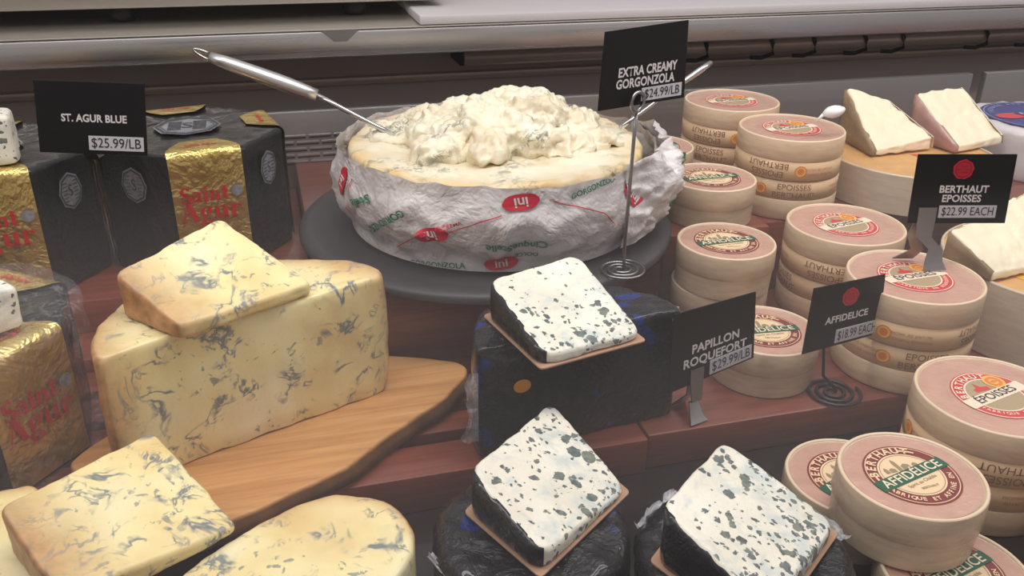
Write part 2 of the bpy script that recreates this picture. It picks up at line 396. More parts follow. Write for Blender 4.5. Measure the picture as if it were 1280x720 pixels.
def crinkle(nt, v, scale):
    a = noise_tex(nt, scale, 4, 0.6, 0.6, v); b_ = noise_tex(nt, scale * 2.3, 3, 0.6, 0.4, v)
    f = lambda n: math_(nt, 'ABSOLUTE', math_(nt, 'SUBTRACT', n.outputs[0], 0.5))
    return math_(nt, 'ADD', f(a), math_(nt, 'MULTIPLY', f(b_), 0.45))
def foil_black(name, seed=0.0, blue=0.0, base=(0.012, 0.012, 0.016), crk=0.007):
    m, nt, b = new_mat(name); v = coords(nt, (seed, seed, seed))
    c = (*base, 1)
    if blue:
        f = ramp(nt, noise_tex(nt, 26, 2, 0.5, 0.3, v).outputs[0], [(1 - blue - 0.03, (0, 0, 0)), (1 - blue, (1, 1, 1))]).outputs[0]
        nt.links.new(mix(nt, f, c, (0.01, 0.03, 0.16, 1)), b.inputs['Base Color'])
    else: b.inputs['Base Color'].default_value = c
    b.inputs['Roughness'].default_value = 0.30; b.inputs['Coat Weight'].default_value = 0.5; b.inputs['Coat Roughness'].default_value = 0.04; b.inputs['Specular IOR Level'].default_value = 0.25
    bump(nt, b, crinkle(nt, v, 30), 1.0, crk)
    return m
def foil_gold(name, seed=0.0):
    m, nt, b = new_mat(name); v = coords(nt, (seed, seed, seed))
    nt.links.new(ramp(nt, noise_tex(nt, 30, 4, 0.6, 0.4, v).outputs[0], [(0.3, S(196, 168, 92)), (0.6, S(222, 196, 124)), (0.8, S(238, 220, 160))]).outputs[0], b.inputs['Base Color'])
    b.inputs['Metallic'].default_value = 0.8; b.inputs['Roughness'].default_value = 0.3
    bump(nt, b, crinkle(nt, v, 20), 1.0, 0.009)
    return m
def wood_mat(name, c0, c1, c2, scale=(8, 60, 60), rough=0.4, coat=0.0, rot=0.0, seed=0.0):
    m, nt, b = new_mat(name); v = coords(nt, (seed, seed, 0), scale, (0, 0, rot))
    n = noise_tex(nt, 1.6, 6, 0.6, 0.8, v)
    nt.links.new(ramp(nt, n.outputs[0], [(0.28, c0), (0.5, c1), (0.72, c2)]).outputs[0], b.inputs['Base Color'])
    b.inputs['Roughness'].default_value = rough; b.inputs['Coat Weight'].default_value = coat; b.inputs['Coat Roughness'].default_value = 0.15
    bump(nt, b, n.outputs[0], 0.15, 0.001)
    return m
def steel_mat(name, col=(0.55, 0.55, 0.56, 1), rough=0.28, sc=(2, 300, 300)):
    m, nt, b = new_mat(name); v = coords(nt, (0, 0, 0), sc)
    b.inputs['Base Color'].default_value = col; b.inputs['Metallic'].default_value = 1.0
    n = noise_tex(nt, 1.0, 3, 0.6, 0, v)
    nt.links.new(ramp(nt, n.outputs[0], [(0.3, (rough * 0.8,) * 3), (0.7, (rough * 1.25,) * 3)]).outputs[0], b.inputs['Roughness'])
    bump(nt, b, n.outputs[0], 0.05, 0.0005)
    return m

M = {}
M['red_wood'] = wood_mat('red_brown_wood', S(96, 47, 36), S(122, 62, 47), S(140, 77, 58), (5, 70, 70), 0.34, 0.35)
M['red_wood_riser'] = wood_mat('red_brown_wood_riser', S(96, 54, 46), S(118, 68, 56), S(136, 80, 66), (5, 70, 70), 0.4, 0.2, 0.0, 3.0)
M['board'] = wood_mat('board_wood', S(176, 122, 72), S(198, 144, 90), S(212, 162, 108), (5, 70, 70), 0.5, 0.0, math.radians(-32))
M['bark'] = plain('bark_edge', S(110, 74, 44), 0.7, var=0.3, vscale=50, bmp=0.4, bscale=90)
M['steel'] = steel_mat('brushed_steel', (0.64, 0.63, 0.63, 1), 0.3); M['spoon_steel'] = plain('satin_steel', (0.72, 0.71, 0.71, 1), 0.34, 1.0); M['steel_dark'] = steel_mat('dull_steel', (0.34, 0.33, 0.33, 1), 0.42)
M['steel_panel'] = steel_mat('steel_panel', (0.40, 0.39, 0.385, 1), 0.36)
M['chrome'] = plain('polished_steel', (0.62, 0.62, 0.63, 1), 0.16, 1.0)
M['wire'] = plain('wire_steel', (0.35, 0.35, 0.36, 1), 0.3, 1.0)
M['wire_dark'] = plain('dark_wire', (0.05, 0.045, 0.05, 1), 0.35, 0.6)
M['black_floor'] = plain('black_base', S(34, 28, 28), 0.22, coat=0.3)
M['slate'] = plain('dark_slate', S(62, 60, 62), 0.5, var=0.12, vscale=30, bmp=0.1)
M['recess'] = plain('dark_recess', S(184, 168, 160), 0.3)
M['recess_rail'] = plain('brown_rail', S(198, 178, 166), 0.3, 0.2)
M['black_rubber'] = plain('black_rubber', S(26, 24, 24), 0.6)
M['white_board'] = plain('white_cutting_board', S(206, 202, 204), 0.4)
M['scale_metal'] = steel_mat('beige_steel', (0.50, 0.47, 0.43, 1), 0.45)
M['card'] = plain('black_card', S(12, 11, 16), 0.45, spec=0.3)
M['ink_white'] = plain('white_ink', S(226, 222, 222), 0.6)
M['ink_black'] = plain('black_ink', S(34, 32, 40), 0.6)
M['sticker'] = plain('price_sticker', S(206, 206, 212), 0.5)
M['seal_red'] = plain('red_seal', S(196, 30, 52), 0.45)
M['seal_dark'] = plain('dark_red_ink', S(120, 14, 32), 0.5)
M['kraft'] = plain('brown_card', S(176, 138, 112), 0.7, var=0.1)
M['paper'] = None

# ------------------------------------------------------------------ structure: the case and the shelf tiers
def structure(name, bm, m, **k): return tag(obj(name, bm, m, **k), kind='structure')
structure('floor', bx(-1.8, 2.8, -0.1, 2.35, -0.06, -0.036), M['black_floor'], smooth=40)
def slab(name, label, x0, x1, y0, y1, z0, z1, m, b=0.0025):
    return tag(obj(name, shift(bx(x0, x1, y0, y1, z0, z1, b), (x0, y0, z0)), m, loc=(x0, y0, z0), smooth=40), label, 'shelf')
# slatted deck, left module: separate slats held by two runners
t = thing('slatted_shelf', 'red-brown slatted wooden shelf under the wooden board and stilton', 'shelf', (-0.9, 0.57, -0.036))
ys = [(0.570, 0.6125), (0.627, 0.6555), (0.6695, 0.705), (0.719, 0.757), (0.771, 0.809)]
for (a, b_) in ys:
    obj('slat', shift(bx(-0.9, 0.2885, a, b_, -0.022 if a > 0.58 else -0.036, 0.0, 0.002), (-0.9, 0.57, -0.036)), M['red_wood'], t, smooth=40)
for xr in (-0.6, -0.25, 0.05, 0.27):
    obj('runner', shift(bx(xr, xr + 0.018, 0.6135, 0.808, -0.036, -0.0215), (-0.9, 0.57, -0.036)), M['red_wood_riser'], t, smooth=40)
slab('wooden_shelf', 'red-brown solid wooden shelf under the round cheese boxes and wire coil', 0.2905, 1.7, 0.575, 0.8105, -0.036, 0.0, M['red_wood'])
slab('low_tier', 'low wooden tier along the back left under the gold-wrapped cheeses', -0.9, 0.0285, 0.874, 1.168, -0.036, 0.045, M['red_wood'])
slab('raised_shelf', 'raised wooden tier under the back half of the round slate tray', 0.0300, 0.405, 0.811, 1.168, -0.036, 0.08, M['red_wood'])
slab('narrow_ledge', 'narrow reddish wooden ledge in front of the low back left tier', -0.9, 0.0285, 0.8115, 0.8715, -0.036, 0.012, M['red_wood'])
slab('wooden_plinth', 'dark wooden block jutting out below the round slate tray', 0.03, 0.335, 0.745, 0.8095, 0.0005, 0.08, M['red_wood_riser'])
slab('middle_tier', 'raised wooden tier behind the small green-labelled boxes', 0.4065, 0.536, 0.8115, 1.168, -0.036, 0.08, M['red_wood'])
slab('back_tier', 'raised wooden tier at back right under the brie and stacked boxes', 0.5375, 1.7, 0.853, 1.168, -0.036, 0.066, M['red_wood'])
# back of the case
bm = bx(-1.2, 1.106, 1.172, 1.185, -0.036, 0.148, 0.002); structure('wall_back_left', bm, M['steel_panel'], smooth=40)
bm = bx(1.132, 2.0, 1.172, 1.185, -0.036, 0.148, 0.002); structure('wall_back_right', bm, M['steel_panel'], smooth=40)
# louvre slots of the air return
t = thing('air_vent', 'grey louvred air slots in the steel back panel behind the gold-wrapped cheese', 'vent', (0.0, 1.1715, 0.096))
bm = bmesh.new()
for r_i in range(5):
    for c_i in range(-4, 6):
        x0 = c_i * 0.033 + (0.0165 if r_i % 2 else 0.0); z0 = 0.0088 * (r_i - 2)
        box(bm, x0 - 0.0145, x0 + 0.0145, -0.0012, 0.0, z0 - 0.0017, z0 + 0.0017)
obj('slot', bm, M['black_rubber'], t, smooth=False)
bm = bmesh.new()
for r_i in range(5):
    for c_i in range(-4, 6):
        x0 = c_i * 0.033 + (0.0165 if r_i % 2 else 0.0); z0 = 0.0088 * (r_i - 2) + 0.0027
        box(bm, x0 - 0.0145, x0 + 0.0145, -0.0035, 0.0, z0 - 0.0009, z0 + 0.0009)
obj('lip', bm, M['steel'], t, smooth=False)
structure('wall_back', bx(-1.8, 2.8, 2.35, 2.37, -0.06, 1.3), plain('store_wall', S(180, 174, 170), 0.7), smooth=False)
structure('trim_3', bx(-1.2, 2.4, 1.40, 1.42, -0.036, 0.236), M['recess'], smooth=False)
for i, (y0, z0, h) in enumerate([(1.385, 0.175, 0.020), (1.385, 0.130, 0.012)]):
    structure('trim_%d' % (i + 1), bx(-1.2, 2.4, y0, 1.3995, z0, z0 + h, 0.003), M['recess_rail'], smooth=40)
t = thing('hinge_rail', 'brown rail with dark clips running under the steel counter at right', 'rail', (0.3, 1.33, 0.176))
bm = bmesh.new(); tube(bm, [(0.0, 0, 0), (2.0, 0, 0)], 0.0125, 14); obj('rail', bm, M['recess_rail'], t)
for xc in (0.40, 0.52, 0.60, 0.70, 0.775, 0.95, 1.06):
    bm = bmesh.new(); tube(bm, [(xc, 0, 0.02), (xc, -0.016, 0.004), (xc + 0.004, -0.014, -0.012), (xc - 0.012, -0.006, -0.02), (xc - 0.03, 0.0, -0.02)], 0.0035, 8)
    obj('clip', bm, M['black_rubber'], t)
for xb in (0.0, 1.99):
    obj('end_bracket', bx(xb - 0.006, xb + 0.006, 0.0, 0.069, -0.012, 0.012), M['black_rubber'], t, smooth=False)
# steel counter behind the case
t = thing('steel_counter', 'brushed steel counter edge running across the top of the picture', 'counter', (0.4, 1.25, 0.2))
obj('fascia', shift(bx(-1.6, 2.6, 1.25, 1.262, 0.200, 0.236, 0.003), (0.4, 1.25, 0.2)), M['steel'], t, smooth=40)
obj('worktop', shift(bx(-1.6, 2.6, 1.2515, 2.3, 0.2362, 0.2385, 0.0008), (0.4, 1.25, 0.2)), M['scale_metal'], t, smooth=40)
tag(obj('cutting_board', bx(-0.70, 0.55, 0, 0.7, 0, 0.013, 0.003), M['white_board'], loc=(0.92, 1.2545, 0.239), smooth=40), 'large white cutting board on the steel counter', 'board')
tag(obj('white_block', bx(0, 0.7, 0, 0.4, 0, 0.02, 0.003), M['white_board'], loc=(1.32, 1.34, 0.2525), smooth=40), 'white block at the top right end of the counter', 'block')
t = thing('weighing_scale', 'grey metal appliance on black feet at the top left of the counter', 'scale', (-0.6, 1.33, 0.2388))
obj('housing', bx(-0.4, 0.872, 0.0, 0.45, 0.022, 0.13, 0.004), M['scale_metal'], t, smooth=40)
for xf in (0.42, 0.745):
    bm = bmesh.new(); lathe(bm, [(0, 0), (0.016, 0), (0.018, 0.008), (0.015, 0.022), (0, 0.022)], 24); bmesh.ops.translate(bm, verts=bm.verts[:], vec=(xf, 0.05, 0)); obj('foot', bm, M['black_rubber'], t)
t_ = bpy.data.objects['steel_counter']
bm = bmesh.new(); v8 = [bm.verts.new((x - 0.4, y - 1.25, z - 0.2)) for x, y, z in [(0.083, 1.2485, 0.2375), (0.135, 1.2485, 0.2375), (0.118, 1.2485, 0.222), (0.100, 1.2485, 0.222), (0.083, 1.2500, 0.2375), (0.135, 1.2500, 0.2375), (0.118, 1.2500, 0.222), (0.100, 1.2500, 0.222)]]
for q in ((0, 1, 2, 3), (7, 6, 5, 4), (0, 4, 5, 1), (1, 5, 6, 2), (2, 6, 7, 3), (3, 7, 4, 0)): bm.faces.new([v8[k] for k in q])
obj('dark_trapezoid', bm, M['steel_dark'], t_, smooth=False)  # small dark trapezoid laid on the front of the steel fascia
# front glass of the case
def pane_mat():  # faint haze volume stands in for the veil of reflections on the glass
    m = bpy.data.materials.new('front_glass'); m.use_nodes = True; nt = m.node_tree; nt.nodes.remove(nt.nodes['Principled BSDF'])
    v = N(nt, 'ShaderNodeVolumePrincipled'); v.inputs['Color'].default_value = (0.95, 0.9, 0.9, 1); v.inputs['Density'].default_value = PANE_D; v.inputs['Anisotropy'].default_value = 0.0
    nt.links.new(v.outputs[0], nt.nodes['Material Output'].inputs['Volume']); return m

PANE_D = 2.0
bm = bx(-1.1, 1.9, -0.003, 0.003, 0.0, 0.74); 
for v in bm.verts: v.co.y += v.co.z * 0.235
tag(obj('window_1', bm, pane_mat(), loc=(0, 0.232, -0.058), smooth=False), kind='structure')
def mist_mat():
    m = bpy.data.materials.new('cold_mist'); m.use_nodes = True; nt = m.node_tree; nt.nodes.remove(nt.nodes['Principled BSDF'])
    v = N(nt, 'ShaderNodeVolumeScatter'); v.inputs['Color'].default_value = (0.97, 0.93, 0.92, 1); v.inputs['Density'].default_value = MIST_D
    nt.links.new(v.outputs[0], nt.nodes['Material Output'].inputs['Volume']); return m
MIST_D = 0.34
tag(obj('mist', bx(-0.88, 1.68, 0.318, 1.169, -0.030, 0.185), mist_mat(), smooth=False), 'thin cold mist lying low over the cheeses in the case', 'mist', kind='stuff')

# ------------------------------------------------------------------ gorgonzola wheel on its tray
WX, WY, WZ = L['wheel']; WR, WH = 0.158, 0.086
bm = bmesh.new(); lathe(bm, [(0, 0), (0.2, 0), (0.205, 0.003), (0.205, 0.008), (0.202, 0.0115), (0.190, 0.0115), (0.186, 0.010), (0, 0.010)], 96)
tag(obj('slate_tray', bm, M['slate'], loc=(0.225, 0.893, 0.0805), smooth=50), 'round dark slate tray under the paper-wrapped gorgonzola wheel', 'tray')
def gorg_mat():
    m, nt, b = new_mat('gorgonzola_paste'); v = coords(nt, (3, 1, 2))
    n = noise_tex(nt, 22, 4, 0.6, 0.4, v)
    c = ramp(nt, n.outputs[0], [(0.3, S(220, 204, 172)), (0.5, S(236, 227, 202)), (0.72, S(244, 240, 226))]).outputs[0]
    s = math_(nt, 'MULTIPLY', ramp(nt, noise_tex(nt, 26, 2, 0.5, 0.3, v).outputs[0], [(0.50, (0, 0, 0)), (0.68, (1, 1, 1))]).outputs[0],
              ramp(nt, noise_tex(nt, 110, 5, 0.75, 0.8, v).outputs[0], [(0.48, (0, 0, 0)), (0.55, (1, 1, 1))]).outputs[0])
    at = N(nt, 'ShaderNodeAttribute', attribute_name='rind')
    c = mix(nt, at.outputs['Fac'], c, S(226, 190, 120)); c = mix(nt, math_(nt, 'MULTIPLY', s, 0.8), c, S(104, 112, 98))
    nt.links.new(c, b.inputs['Base Color']); b.inputs['Roughness'].default_value = 0.32; b.inputs['Subsurface Weight'].default_value = 0.15; b.inputs['Subsurface Radius'].default_value = (0.008, 0.005, 0.002)
    bump(nt, b, noise_tex(nt, 140, 5, 0.65, 0, v).outputs[0], 0.45, 0.002)
    return m
M['gorg'] = gorg_mat()
gz = thing('gorgonzola_wheel', 'big open wheel of creamy gorgonzola in printed white paper on the slate tray', 'cheese', (WX, WY, WZ))
circ = [Vector((WR * math.cos(2 * PI * k / 120), WR * math.sin(2 * PI * k / 120))) for k in range(120)]
def gtop(x, y):
    r = math.hypot(x, y) / WR
    return WH + 0.004 * nz(x, y, 0, 28) + 0.002 * nz(x, y, 1, 70) - 0.006 * max(0, 1 - r * 1.3)
obj('cheese_body', loft(circ, 0.0, gtop, 0.007, 6, 22, 0.0015, 60, 1, lambda x, y, z: min(1, max(0, (math.hypot(x, y) - WR * 0.86) / (WR * 0.12))) * (0.55 + 0.45 * nz(x, y, z, 40))), M['gorg'], gz)
# scooped curd: lumps fused by a voxel remesh, then roughened
random.seed(4)
bm = bmesh.new()
def lump(x, y, z, sx_, sy_, sz_, seed):
    r = bmesh.ops.create_icosphere(bm, subdivisions=3, radius=1.0)
    rz = random.uniform(0, PI)
    for v in r['verts']:
        c = v.co.copy(); k = 1 + 0.28 * nz(*c, 1.6, seed) + 0.12 * nz(*c, 4.0, seed + 5)
        px, py, pz = c.x * sx_ * k, c.y * sy_ * k, c.z * sz_ * k
        v.co = Vector((x + px * math.cos(rz) - py * math.sin(rz), y + px * math.sin(rz) + py * math.cos(rz), z + pz))
LUMPS = [(-0.070, -0.045, 0.090, .030, .026, .020), (-0.060, 0.005, 0.095, .034, .030, .024), (-0.020, -0.055, 0.092, .034, .026, .022), (-0.015, -0.01, 0.105, .040, .034, .030),
         (-0.030, 0.05, 0.098, .040, .030, .026), (0.022, 0.035, 0.112, .036, .034, .032), (0.035, -0.005, 0.118, .036, .032, .030), (0.052, 0.03, 0.108, .036, .034, .030), (0.035, -0.045, 0.094, .034, .026, .022),
         (0.065, -0.055, 0.088, .034, .022, .014), (0.075, -0.015, 0.094, .034, .030, .022), (0.095, 0.03, 0.090, .034, .030, .018), (-0.095, 0.04, 0.086, .036, .034, .012), (0.005, 0.085, 0.090, .050, .034, .016),
         (-0.06, 0.085, 0.086, .05, .03, .013), (0.01, -0.03, 0.108, .024, .02, .022), (0.06, 0.0, 0.116, .024, .024, .022), (-0.045, -0.025, 0.104, .022, .02, .02), (0.07, 0.07, .088, .04, .03, .016),
         (0.03, 0.02, 0.134, .024, .022, .016), (-0.008, 0.022, 0.126, .02, .022, .016), (0.05, 0.022, .134, .022, .02, .015), (0.092, -0.04, .090, .03, .022, .012)]
for i, q in enumerate(LUMPS): lump(q[0] * 1.02, q[1], 0.086 + (q[2] - 0.086) * 0.66, q[3], q[4], q[5] * 0.86, i * 2.3)
random.seed(9)
for i in range(46):
    a = random.uniform(0, 2 * PI); rr = random.uniform(0.0, 0.09); s = random.uniform(0.006, 0.014)
    x, y = rr * math.cos(a) * 1.05, rr * math.sin(a) * 0.7
    zz_ = 0.094 + 0.026 * max(0, 1 - (x - 0.025) ** 2 / 0.004 - (y - 0.01) ** 2 / 0.004) * random.uniform(0.3, 1) + 0.008 * random.random()
    lump(x, y, zz_, s, s * random.uniform(0.6, 1.2), s * random.uniform(0.5, 0.9), 90 + i)
tmp = obj('scooped_curd', bm, M['gorg'], gz)
rm = tmp.modifiers.new('fuse', 'REMESH'); rm.mode = 'VOXEL'; rm.voxel_size = 0.0019; rm.use_smooth_shade = True
dg = bpy.context.evaluated_depsgraph_get(); dg.update()
me2 = bpy.data.meshes.new_from_object(tmp.evaluated_get(dg)); tmp.modifiers.clear()
bm = bmesh.new(); bm.from_mesh(me2); bm.normal_update()
ds = [(v, v.normal * (0.0046 * (1 - 2.6 * abs(nz(*v.co, 48, 2))) + 0.0034 * (abs(nz(*v.co, 75, 7)) * 2 - 0.7) + 0.0012 * nz(*v.co, 280, 4))) for v in bm.verts]
for v, d in ds: v.co += d
bm.to_mesh(tmp.data); bm.free(); bpy.data.meshes.remove(me2)
for p in tmp.data.polygons: p.use_smooth = True
# printed paper around the wheel
def paper_mat():
    m, nt, b = new_mat('printed_paper'); v = coords(nt)
    nt.links.new(ramp(nt, noise_tex(nt, 16, 4, 0.6, 0.3, v).outputs[0], [(0.3, S(196, 190, 190)), (0.7, S(232, 228, 228))]).outputs[0], b.inputs['Base Color'])
    b.inputs['Roughness'].default_value = 0.35; b.inputs['Subsurface Weight'].default_value = 0.0; b.inputs['Coat Weight'].default_value = 0.3
    bump(nt, b, crinkle(nt, v, 17), 0.8, 0.011)
    return m
M['paper'] = paper_mat(); M['ink_red'] = plain('red_print', S(206, 44, 66), 0.5); M['ink_green'] = plain('green_print', S(40, 124, 92), 0.5); M['ink_pink'] = plain('pink_print', S(232, 150, 164), 0.5)
def crease(x, y, z):
    a = 1 - abs(nz(x, y, z, 26, 3)) * 2; b_ = 1 - abs(nz(x, y, z, 48, 8)) * 2
    return 0.006 * a * a + 0.003 * b_
def paper_r(th, t):
    """radius and height of the paper at angle th, t 0 bottom .. 1 top"""
    x, y, z = math.cos(th), math.sin(th), t
    front = max(0.0, math.cos(th + PI * 0.56)); right = max(0.0, math.cos(th - math.radians(-12))) ** 4
    r = 0.150 + 0.026 * math.sin(min(1, t * 1.25) * PI * 0.62) - 0.006 * t + (0.010 * right * math.sin(PI * t))
    r += crease(x * 0.17, y * 0.17, z * 0.1) * (0.4 + 0.6 * math.sin(PI * min(1, t * 1.1)))
    h = (WH + 0.002 + 0.006 * nz(x, y, 0, 3.1, 5) + 0.004 * nz(x, y, 0, 8, 1)) * t + 0.0005
    back = max(0.0, math.sin(th)); h += -t * 0.008 * back + t * t * 0.006 * back * (0.5 + nz(x, y, 3, 4))
    r = max(r, WR + 0.0035) if t > 0.3 else max(r, WR + 0.001)
    return r, h
bm = bmesh.new(); NT, NZ = 220, 16; rows = []
for j in range(NZ + 1):
    t_ = j / NZ; row = []
    for k in range(NT):
        th = 2 * PI * k / NT; r, h = paper_r(th, t_); row.append(bm.verts.new((r * math.cos(th), r * math.sin(th), h)))
    rows.append(row)
for j in range(NZ):
    for k in range(NT): bm.faces.new((rows[j][k], rows[j][(k + 1) % NT], rows[j + 1][(k + 1) % NT], rows[j + 1][k]))
pap = obj('paper_wrap', bm, M['paper'], gz)
def on_paper(th0, t0, rot, k=1.0):
    c, s = math.cos(rot), math.sin(rot)
    def f(x, y):
        X, Y = x * c - y * s, x * s + y * c
        th = th0 + X / 0.175; t = min(0.99, max(0.02, t0 + Y / (WH * 1.12))); r, h = paper_r(th, t); r += 0.0016
        return (r * math.cos(th), r * math.sin(th), h)
    return f
def ribbon(bm, f, pts, w):
    prev = None
    for i in range(len(pts) - 1):
        (x0, y0), (x1, y1) = pts[i], pts[i + 1]; l = math.hypot(x1 - x0, y1 - y0); nx_, ny_ = -(y1 - y0) / l * w, (x1 - x0) / l * w
        n = max(2, int(l / 0.004))
        for k in range(n):
            a, b_ = k / n, (k + 1) / n
            q = [(x0 + (x1 - x0) * a + nx_, y0 + (y1 - y0) * a + ny_), (x0 + (x1 - x0) * b_ + nx_, y0 + (y1 - y0) * b_ + ny_), (x0 + (x1 - x0) * b_ - nx_, y0 + (y1 - y0) * b_ - ny_), (x0 + (x1 - x0) * a - nx_, y0 + (y1 - y0) * a - ny_)]
            bm.faces.new([bm.verts.new(f(*p)) for p in q])
def pill(bm, f, w, h, n=12):
    cells = 10
    for i in range(cells):
        for j in range(4):
            def q(u, v_):
                X = (u / cells * 2 - 1); Y = (v_ / 4 * 2 - 1) * max(0.02, (1 - abs(X) ** 3.2)) ** 0.5
                return f(X * w / 2, Y * h / 2)
            bm.faces.new([bm.verts.new(q(*c)) for c in ((i, j), (i + 1, j), (i + 1, j + 1), (i, j + 1))])
# front of the wheel faces about -76 degrees
FA = math.radians(-104)
for (dth, t0, rot) in [(-0.36, 0.46, 0.30), (0.12, 0.86, 0.16), (0.86, 0.70, -1.0), (0.02, 0.12, 3.3), (-1.10, 0.72, 1.2)]:
    f = on_paper(FA + dth, t0, rot); marks_r = bmesh.new(); marks_w = bmesh.new(); pill(marks_r, f, 0.036, 0.0165)
    g = on_paper(FA + dth, t0, rot + PI)
    def f2(x, y, g=g):
        p = Vector(g(x, y)); k = 1 + 0.0006 / Vector((p.x, p.y)).length; return (p.x * k, p.y * k, p.z)
    letter(marks_w, 'ini', 0.015, f2, 0.02); rp = obj('red_print', marks_r, M['ink_red'], pap, recalc=False); obj('white_print', marks_w, M['ink_white'], pap, recalc=False)
for (dth, t0, rot, s, z_) in [(0.10, 0.36, 3.22, 'CinqueStelle', 0.0115), (0.16, 0.24, 3.2, 'DOLCE', 0.007), (-0.86, 0.62, 3.6, 'Stelle', 0.013), (-0.70, 0.44, 3.75, 'GORGONZOLA', 0.0105), (1.22, 0.52, -1.45, 'GORGONZOLA', 0.012), (1.34, 0.48, -1.35, 'Stelle', 0.012), (0.56, 0.93, 0.2, 'GORGONZOLA', 0.008), (-0.38, 0.03, 0.1, 'GORGONZOLA', 0.009)]:
    marks_g = bmesh.new(); letter(marks_g, s, z_, on_paper(FA + dth, t0, rot), 0.02); obj('green_print', marks_g, M['ink_green'], pap, recalc=False)
for (dth, t0, pts) in [(-0.36, 0.46, [(0.018, 0.006), (0.066, 0.026)]), (-0.36, 0.46, [(-0.018, -0.006), (-0.05, -0.03)]), (-0.9, 0.5, [(-0.03, -0.03), (-0.01, 0.03)]), (0.86, 0.7, [(0.01, -0.01), (0.03, -0.03)]), (0.3, 0.86, [(0.0, 0.0), (0.05, -0.02), (0.07, -0.04)])]:
    marks_r = bmesh.new(); ribbon(marks_r, on_paper(FA + dth, t0, 0), pts, 0.0005); obj('red_line', marks_r, M['ink_red'], pap, recalc=False)
for (dth, t0, rot) in [(0.98, 0.75, -1.0), (-0.30, 0.56, 0.35)]:
    marks_r = bmesh.new(); letter(marks_r, 'DOLCE CREMA', 0.006, on_paper(FA + dth, t0, rot), 0.01); obj('small_print', marks_r, M['ink_red'], pap, recalc=False)
# loose paper corner on the right of the wheel
bm = bmesh.new(); g = []; NU, NV = 46, 34
for i in range(NU + 1):
    row = []
    for j in range(NV + 1):
        u, v_ = i / NU, j / NV
        a = math.radians(-58 + 66 * u); env = math.sin(PI * min(1, u * 0.92 + 0.06)) ** 0.6
        out = 0.034 * math.sin(PI * (0.10 + 0.80 * v_)) * env * (0.75 + 0.5 * nz(u * 4, v_ * 2, 2.0))
        rr = WR + 0.007 + out; z = 0.094 - 0.088 * v_ + 0.006 * nz(u * 7, 0, 1.0) * (1 - v_)
        x, y = rr * math.cos(a), rr * math.sin(a); k = 1.5 * crease(x * 1.5 + 1, y * 1.5, z * 1.6) * env
        row.append(bm.verts.new((x + k * math.cos(a), y + k * math.sin(a), z + 0.5 * k)))
    g.append(row)
for i in range(NU):
    for j in range(NV): bm.faces.new((g[i][j], g[i + 1][j], g[i + 1][j + 1], g[i][j + 1]))
flap = obj('paper_corner', bm, M['paper'], gz)
def on_flap(u0, v0, rot):
    c, s_ = math.cos(rot), math.sin(rot)
    def f(x, y):
        X, Y = x * c - y * s_, x * s_ + y * c
        u = min(0.99, max(0.01, u0 + X / 0.215)); v_ = min(0.99, max(0.01, v0 - Y / 0.095))
        a = math.radians(-58 + 66 * u); env = math.sin(PI * min(1, u * 0.92 + 0.06)) ** 0.6
        out = 0.034 * math.sin(PI * (0.10 + 0.80 * v_)) * env * (0.75 + 0.5 * nz(u * 4, v_ * 2, 2.0))
        rr = WR + 0.007 + out; z = 0.094 - 0.088 * v_ + 0.006 * nz(u * 7, 0, 1.0) * (1 - v_)
        x_, y_q = rr * math.cos(a), rr * math.sin(a); k = 1.5 * crease(x_ * 1.5 + 1, y_q * 1.5, z * 1.6) * env + 0.0016
        return (x_ + k * math.cos(a), y_q + k * math.sin(a), z + 0.5 * k)
    return f
for (s_, u0, v0, rot, z_) in (('GORGONZOLA', 0.50, 0.45, 1.25, 0.0105), ('Stelle', 0.60, 0.5, 1.25, 0.013)):
    bm = bmesh.new(); letter(bm, s_, z_, on_flap(u0, v0, rot), 0.02); obj('green_print', bm, M['ink_green'], flap, recalc=False)
bm = bmesh.new(); pill(bm, on_flap(0.80, 0.42, 0.9), 0.016, 0.010); obj('red_print', bm, M['ink_red'], flap, recalc=False)
# ------------------------------------------------------------------ utensils in the wheel
def lerp3(a, b, t): return tuple(a[i] + (b[i] - a[i]) * t for i in range(3))
o = L['spoon_end']
t = thing('serving_spoon', 'long steel spoon with thick round handle stuck in the gorgonzola', 'spoon', o)
loc = lambda p: tuple(p[i] - o[i] for i in range(3))
bm = bmesh.new(); tube(bm, [loc(lerp3(L['spoon_end'], L['spoon_mid'], k / 8)) for k in range(9)], [0.0052, 0.0066, 0.0072, 0.0076, 0.0078, 0.0080, 0.0078, 0.0070, 0.0062], 16); obj('handle', bm, M['spoon_steel'], t)
bm = bmesh.new(); tube(bm, [loc(lerp3(L['spoon_mid'], L['spoon_tip'], k / 4 * 1.12)) for k in range(5)], [0.0030, 0.0028, 0.0026, 0.0028, 0.0034], 12); obj('shaft', bm, M['chrome'], t)
hk = Vector(L['spoon_hook']); en = Vector(L['spoon_end']); d = (hk - en).normalized(); sd = Vector((0, 0, 1))
pts = [tuple(en + d * (0.001 + 0.016 * math.sin(PI * k / 12)) + sd * (0.0036 * math.cos(PI * k / 12))) for k in range(13)]
bm = bmesh.new(); tube(bm, [loc(p) for p in pts], 0.0013, 8); obj('hanging_loop', bm, M['chrome'], t)
o2 = L['fork_end']
t = thing('cheese_fork', 'thin bright steel utensil handle behind the gorgonzola sign', 'utensil', o2)
loc2 = lambda p: tuple(p[i] - o2[i] for i in range(3))
bm = bmesh.new(); tube(bm, [loc2(lerp3(L['fork_end'], L['fork_mid'], k / 4)) for k in range(5)], [0.0028, 0.0036, 0.0034, 0.0030, 0.0026], 12); obj('handle', bm, M['steel'], t)
